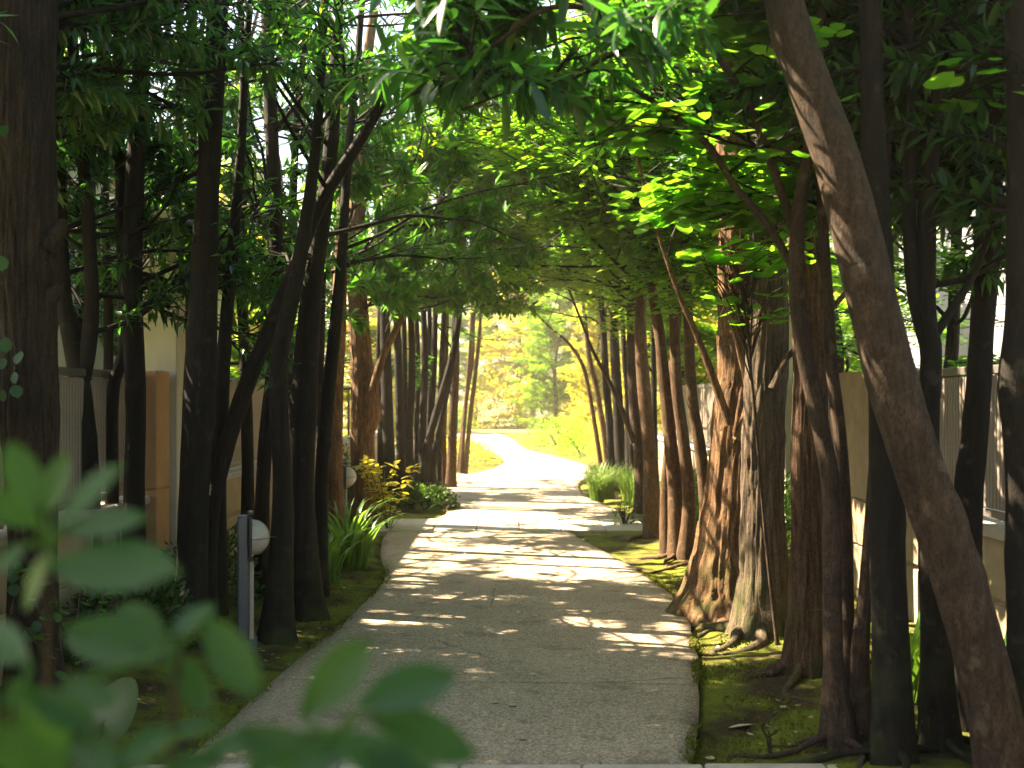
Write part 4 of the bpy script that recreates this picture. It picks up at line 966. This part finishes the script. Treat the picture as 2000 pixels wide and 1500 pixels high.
V, F = leaves_mesh(np.stack([x, y, np.where((x > edgeL(y) - .02) & (x < edgeR(y) + .02), -.012, bed_z(x, y) - .003)], -1), rand_unit(n_) * .7 + np.array([0, 0, .8]), rand_unit(n_), U(.012, .034, n_), 'diamond', .9, cull=False)
link('moss', mesh_data('moss', V, F, M['moss_tuft']), kind='stuff', label='short yellow green moss tufts on the soil beside the path', cat='moss')
p = P(1475, 1402, 5.6); litter('largest pale curled leaf on the moss behind the upright twig', p[0], 5.62, float(bed_z(np.array(p[0]), np.array(5.62))) + .012, .13, 1.5, 1)
# upright twig on the moss
t = thing('twig', 'small bare forked twig standing in the near right moss', 'twig', (P(1500, 0, 5.2)[0], 5.2, -.03)); mb = MB()
for pp in ([(1502, 1470), (1498, 1440), (1490, 1425), (1496, 1408), (1518, 1392)], [(1505, 1472), (1504, 1440), (1500, 1425)], [(1498, 1440), (1512, 1432), (1520, 1425)], [(1490, 1425), (1487, 1418), (1491, 1412)]):
    P2, R2 = catmull([P(x, y, 5.2 + .01 * i) for i, (x, y) in enumerate(pp)], np.linspace(.006, .003, len(pp)), .02); mb.add(*tube(P2, R2, 6))
mb.part('stick', M['bark_mid'], t)

# big arum leaf plant near the left foreground
def heart_mesh(m_):
    a = np.linspace(-math.pi, math.pi, 29)[:-1]; V = [[0, 0, 0]]; F = []
    for ring in (.5, 1):
        for q in a:
            r = (.55 + .45 * abs(math.sin(q / 2 + math.pi / 2)) ** .8) * (1 - .55 * math.exp(-((abs(q) - math.pi) / .22) ** 2)) * (1 + .18 * max(0, math.cos(q)) ** 6)
            V.append([ring * r * math.sin(q) * .9, ring * r * math.cos(q), (.14 * abs(math.sin(q)) - .22 * ring * ring) * ring])
    n_ = len(a)
    T = np.array([[0, 1 + i, 1 + (i + 1) % n_] for i in range(n_)]); Q = np.array([[1 + i, 1 + n_ + i, 1 + n_ + (i + 1) % n_, 1 + (i + 1) % n_] for i in range(n_)])
    return mesh_data('leaf', np.array(V), [T, Q], m_)
hm = heart_mesh(M['leaf_bush']); bx_, by_ = P(170, 0, 4.3)[0], 4.3
t = thing('arum_plant', 'plant with big dark heart shaped leaves at the lower left', 'plant', (bx_, by_, -.06))
for (px, py, d, k, rx, rz) in ((205, 1405, 4.2, .15, 1.0, -.5), (320, 1425, 4.3, .12, .35, -1.3), (250, 1480, 4.1, .14, .6, -2.2), (95, 1440, 4.35, .13, .7, .8)):
    p = P(px, py, d); o = link('leaf', hm, t); o.location = tuple(p - np.array([bx_, by_, -.06])); o.scale = (k, k, k); o.rotation_euler = (rx, 0, rz)
    P2, R2 = catmull([(bx_, by_, -.08), (bx_ * .5 + p[0] * .5, by_ * .5 + p[1] * .5, p[2] * .6), p], [.007, .006, .004], .05); V, F = tube(P2, R2, 6, cap=False); part('stalk', V, F, M['leaf_bush'], t)

# vine on the left edge trunk
t = thing('vine', 'round leaved vine climbing the thick reddish trunk at the left edge', 'vine', (P(50, 0, 5.8)[0], 5.8, 0)); vl = np.array(t.location[:])
tv, tf = TEMPL['oval']; tv = tv * np.array([1.6, 1, 1]); vm = mesh_data('leaf', tv, tf, M['leaf_fg'])
pv = [(20, 1200), (45, 1050), (22, 900), (15, 790), (30, 700), (10, 540), (15, 400), (14, 260)]
P2, R2 = catmull([P(x, y, 5.74) for x, y in pv], np.linspace(.006, .003, len(pv)), .08); V, F = tube(P2, R2, 5); part('stem', V, F, M['bark_mid'], t)
for (px, py) in [(12, 690), (32, 712), (5, 722), (30, 750), (8, 785), (36, 778), (4, 530), (10, 268), (70, 1130), (45, 1150), (30, 1165), (100, 1215), (75, 1235), (62, 1255), (105, 1190), (85, 1210), (40, 1120), (20, 1140)]:
    o = link('leaf', vm, t); o.location = tuple(P(px, py, 5.70) - vl); k = U(.06, .085); o.scale = (k, k, k); o.rotation_euler = (U(1.1, 1.7), U(-.4, .4), U(-.5, .5))

# lime green spray in front of the big trunks: leaves one can pick apart
def leaf_spray(label, origin, pts, d, sizes, m_):
    t = thing('leafy_sapling', label, 'sapling', (origin[0], origin[1], -.05)); b0 = np.array([origin[0], origin[1], -.09])
    c = np.mean([P(x, y, d) for x, y in pts], 0); tv, tf = TEMPL['broad']; me = mesh_data('leaf', tv, tf, M[m_])
    P2, R2 = catmull([b0, b0 * .7 + c * .3 + np.array([0, .05, 0]), b0 * .3 + c * .7, c], [.016, .012, .008, .005], .06); V, F = tube(P2, R2, 8); part('trunk', V, F, M['bark_mid'], t)
    mb = MB()
    for (x, y), s in zip(pts, sizes):
        p = P(x, y, d + U(-.18, .18)); j = int(U(.72, .99) * (len(P2) - 1)); mb.add(*tube(np.array([P2[j], (P2[j] + p) / 2 + np.array([0, 0, .03]), p]), np.array([.005, .004, .002]), 4, cap=False))
        o = link('leaf', me, t); o.location = tuple(p - np.array(t.location[:])); k = s * U(.85, 1.1); o.scale = (k, k, k); o.rotation_euler = (U(-.15, .45), U(-.3, .3), U(0, 6.28))
    mb.part('twig', M['bark_mid'], t)
sp = [(1345 + U(0, 175), 478 + U(0, 50)) for i in range(34)] + [(1395 + U(0, 150), 575 + U(0, 60)) for i in range(18)]
leaf_spray('spray of bright lime leaves hanging in front of the big rough trunks', (1.72, 7.25), sp, 7.0, [.155] * 34 + [.125] * 18, 'leaf_lime')

# foreground shrub, out of focus
t = thing('foreground_shrub', 'blurred shrub with glossy oval leaves close to the camera at lower left', 'shrub', (-.42, 1.05, -.15)); fl = np.array(t.location[:])
def oval_fine():
    V = []; ny_ = 9
    for i in range(ny_):
        s = i / (ny_ - 1); w = .225 * (math.sin(math.pi * min(1, s ** 1.15)) ** .75 if 0 < s < 1 else .02)
        for q in (-1, -.5, 0, .5, 1): V.append([q * w, s, .05 * abs(q) - .14 * (s - .3) ** 2])
    Q = [[i * 5 + j, i * 5 + j + 1, i * 5 + j + 6, i * 5 + j + 5] for i in range(ny_ - 1) for j in range(4)]
    return np.array(V), np.array(Q)
fm = mesh_data('leaf', *oval_fine(), M['leaf_fg'])
fleaf = [((108, 1040), (235, 905), .95), ((95, 1110), (350, 1112), .95), ((120, 1045), (290, 1008), 1.0), ((70, 1010), (20, 860), .95), ((80, 1030), (-40, 960), 1.0), ((60, 1060), (-20, 1120), .95),
         ((400, 1200), (505, 1360), .95), ((340, 1290), (120, 1225), 1.0), ((330, 1250), (420, 1175), 1.0), ((330, 1270), (410, 1390), 1.05), ((590, 1400), (725, 1250), .95), ((690, 1385), (895, 1312), .9),
         ((705, 1400), (935, 1475), .9), ((20, 1330), (135, 1490), .85), ((460, 1420), (640, 1510), .9), ((640, 1430), (830, 1540), .85), ((340, 1445), (430, 1405), .85), ((-30, 1380), (40, 1520), .8),
         ((450, 1480), (300, 1520), .9), ((60, 1300), (-60, 1220), .9), ((40, 1350), (190, 1420), .85), ((30, 1400), (120, 1560), .8), ((220, 1500), (340, 1420), .85), ((240, 1520), (140, 1440), .85), ((560, 1500), (700, 1460), .85), ((700, 1480), (860, 1510), .85), ((90, 1010), (130, 880), 1.05), ((330, 1255), (230, 1180), 1.05), ((110, 1080), (40, 1190), 1.0), ((380, 1480), (520, 1440), .9), ((120, 1330), (230, 1380), .95), ((560, 1440), (480, 1520), .95)]
hubs = [P(95, 1060, .97), P(350, 1260, 1.0), P(650, 1430, .92), P(30, 1350, .85), P(230, 1500, .86)]
for hh in hubs:
    st = np.array([-.42, 1.05, -.16]); P2, R2 = catmull([st, st * .55 + hh * .45 + np.array([-.02, .03, 0]), hh], [.009, .006, .003], .06); V, F = tube(P2, R2, 6); part('stem', V, F, M['bark_mid'], t)
for (a, bq, d) in fleaf:
    p0, p1 = P(*a, d), P(*bq, d + U(-.05, .05)); L = np.linalg.norm(p1 - p0); y_ = (p1 - p0) / L
    nz = np.array([U(-.3, .3), -.7, U(.4, .9)]); x_ = np.cross(y_, nz); x_ /= np.linalg.norm(x_); z_ = np.cross(x_, y_)
    o = link('leaf', fm, t); Mx = Matrix(np.column_stack([x_ * L * .98, y_ * L, z_ * L]).tolist()).to_4x4(); Mx.translation = Vector(p0 - fl); o.matrix_local = Mx
    hh = min(hubs, key=lambda q: np.linalg.norm(q - p0)); V, F = tube(np.array([hh, (hh + p0) / 2 + np.array([0, 0, -.004]), p0]), np.array([.003, .0025, .002]), 5, cap=False); part('leaf_stalk', V, F, M['blade'], t)

# ------------------------------------------------------------------ sunlit air
hz_m = bpy.data.materials.new('haze'); hz_m.use_nodes = True; nt = hz_m.node_tree; nt.nodes.remove(nt.nodes['Principled BSDF'])
pv_ = nt.nodes.new('ShaderNodeVolumePrincipled'); pv_.inputs['Color'].default_value = (1, .9, .66, 1); pv_.inputs['Density'].default_value = HAZE; pv_.inputs['Anisotropy'].default_value = .35
nt.links.new(pv_.outputs[0], nt.nodes['Material Output'].inputs['Volume'])
V, F = box(-330, 330, -330, 330, -1.2, 21.5); link('haze', mesh_data('haze', V, F, hz_m, False), kind='stuff')
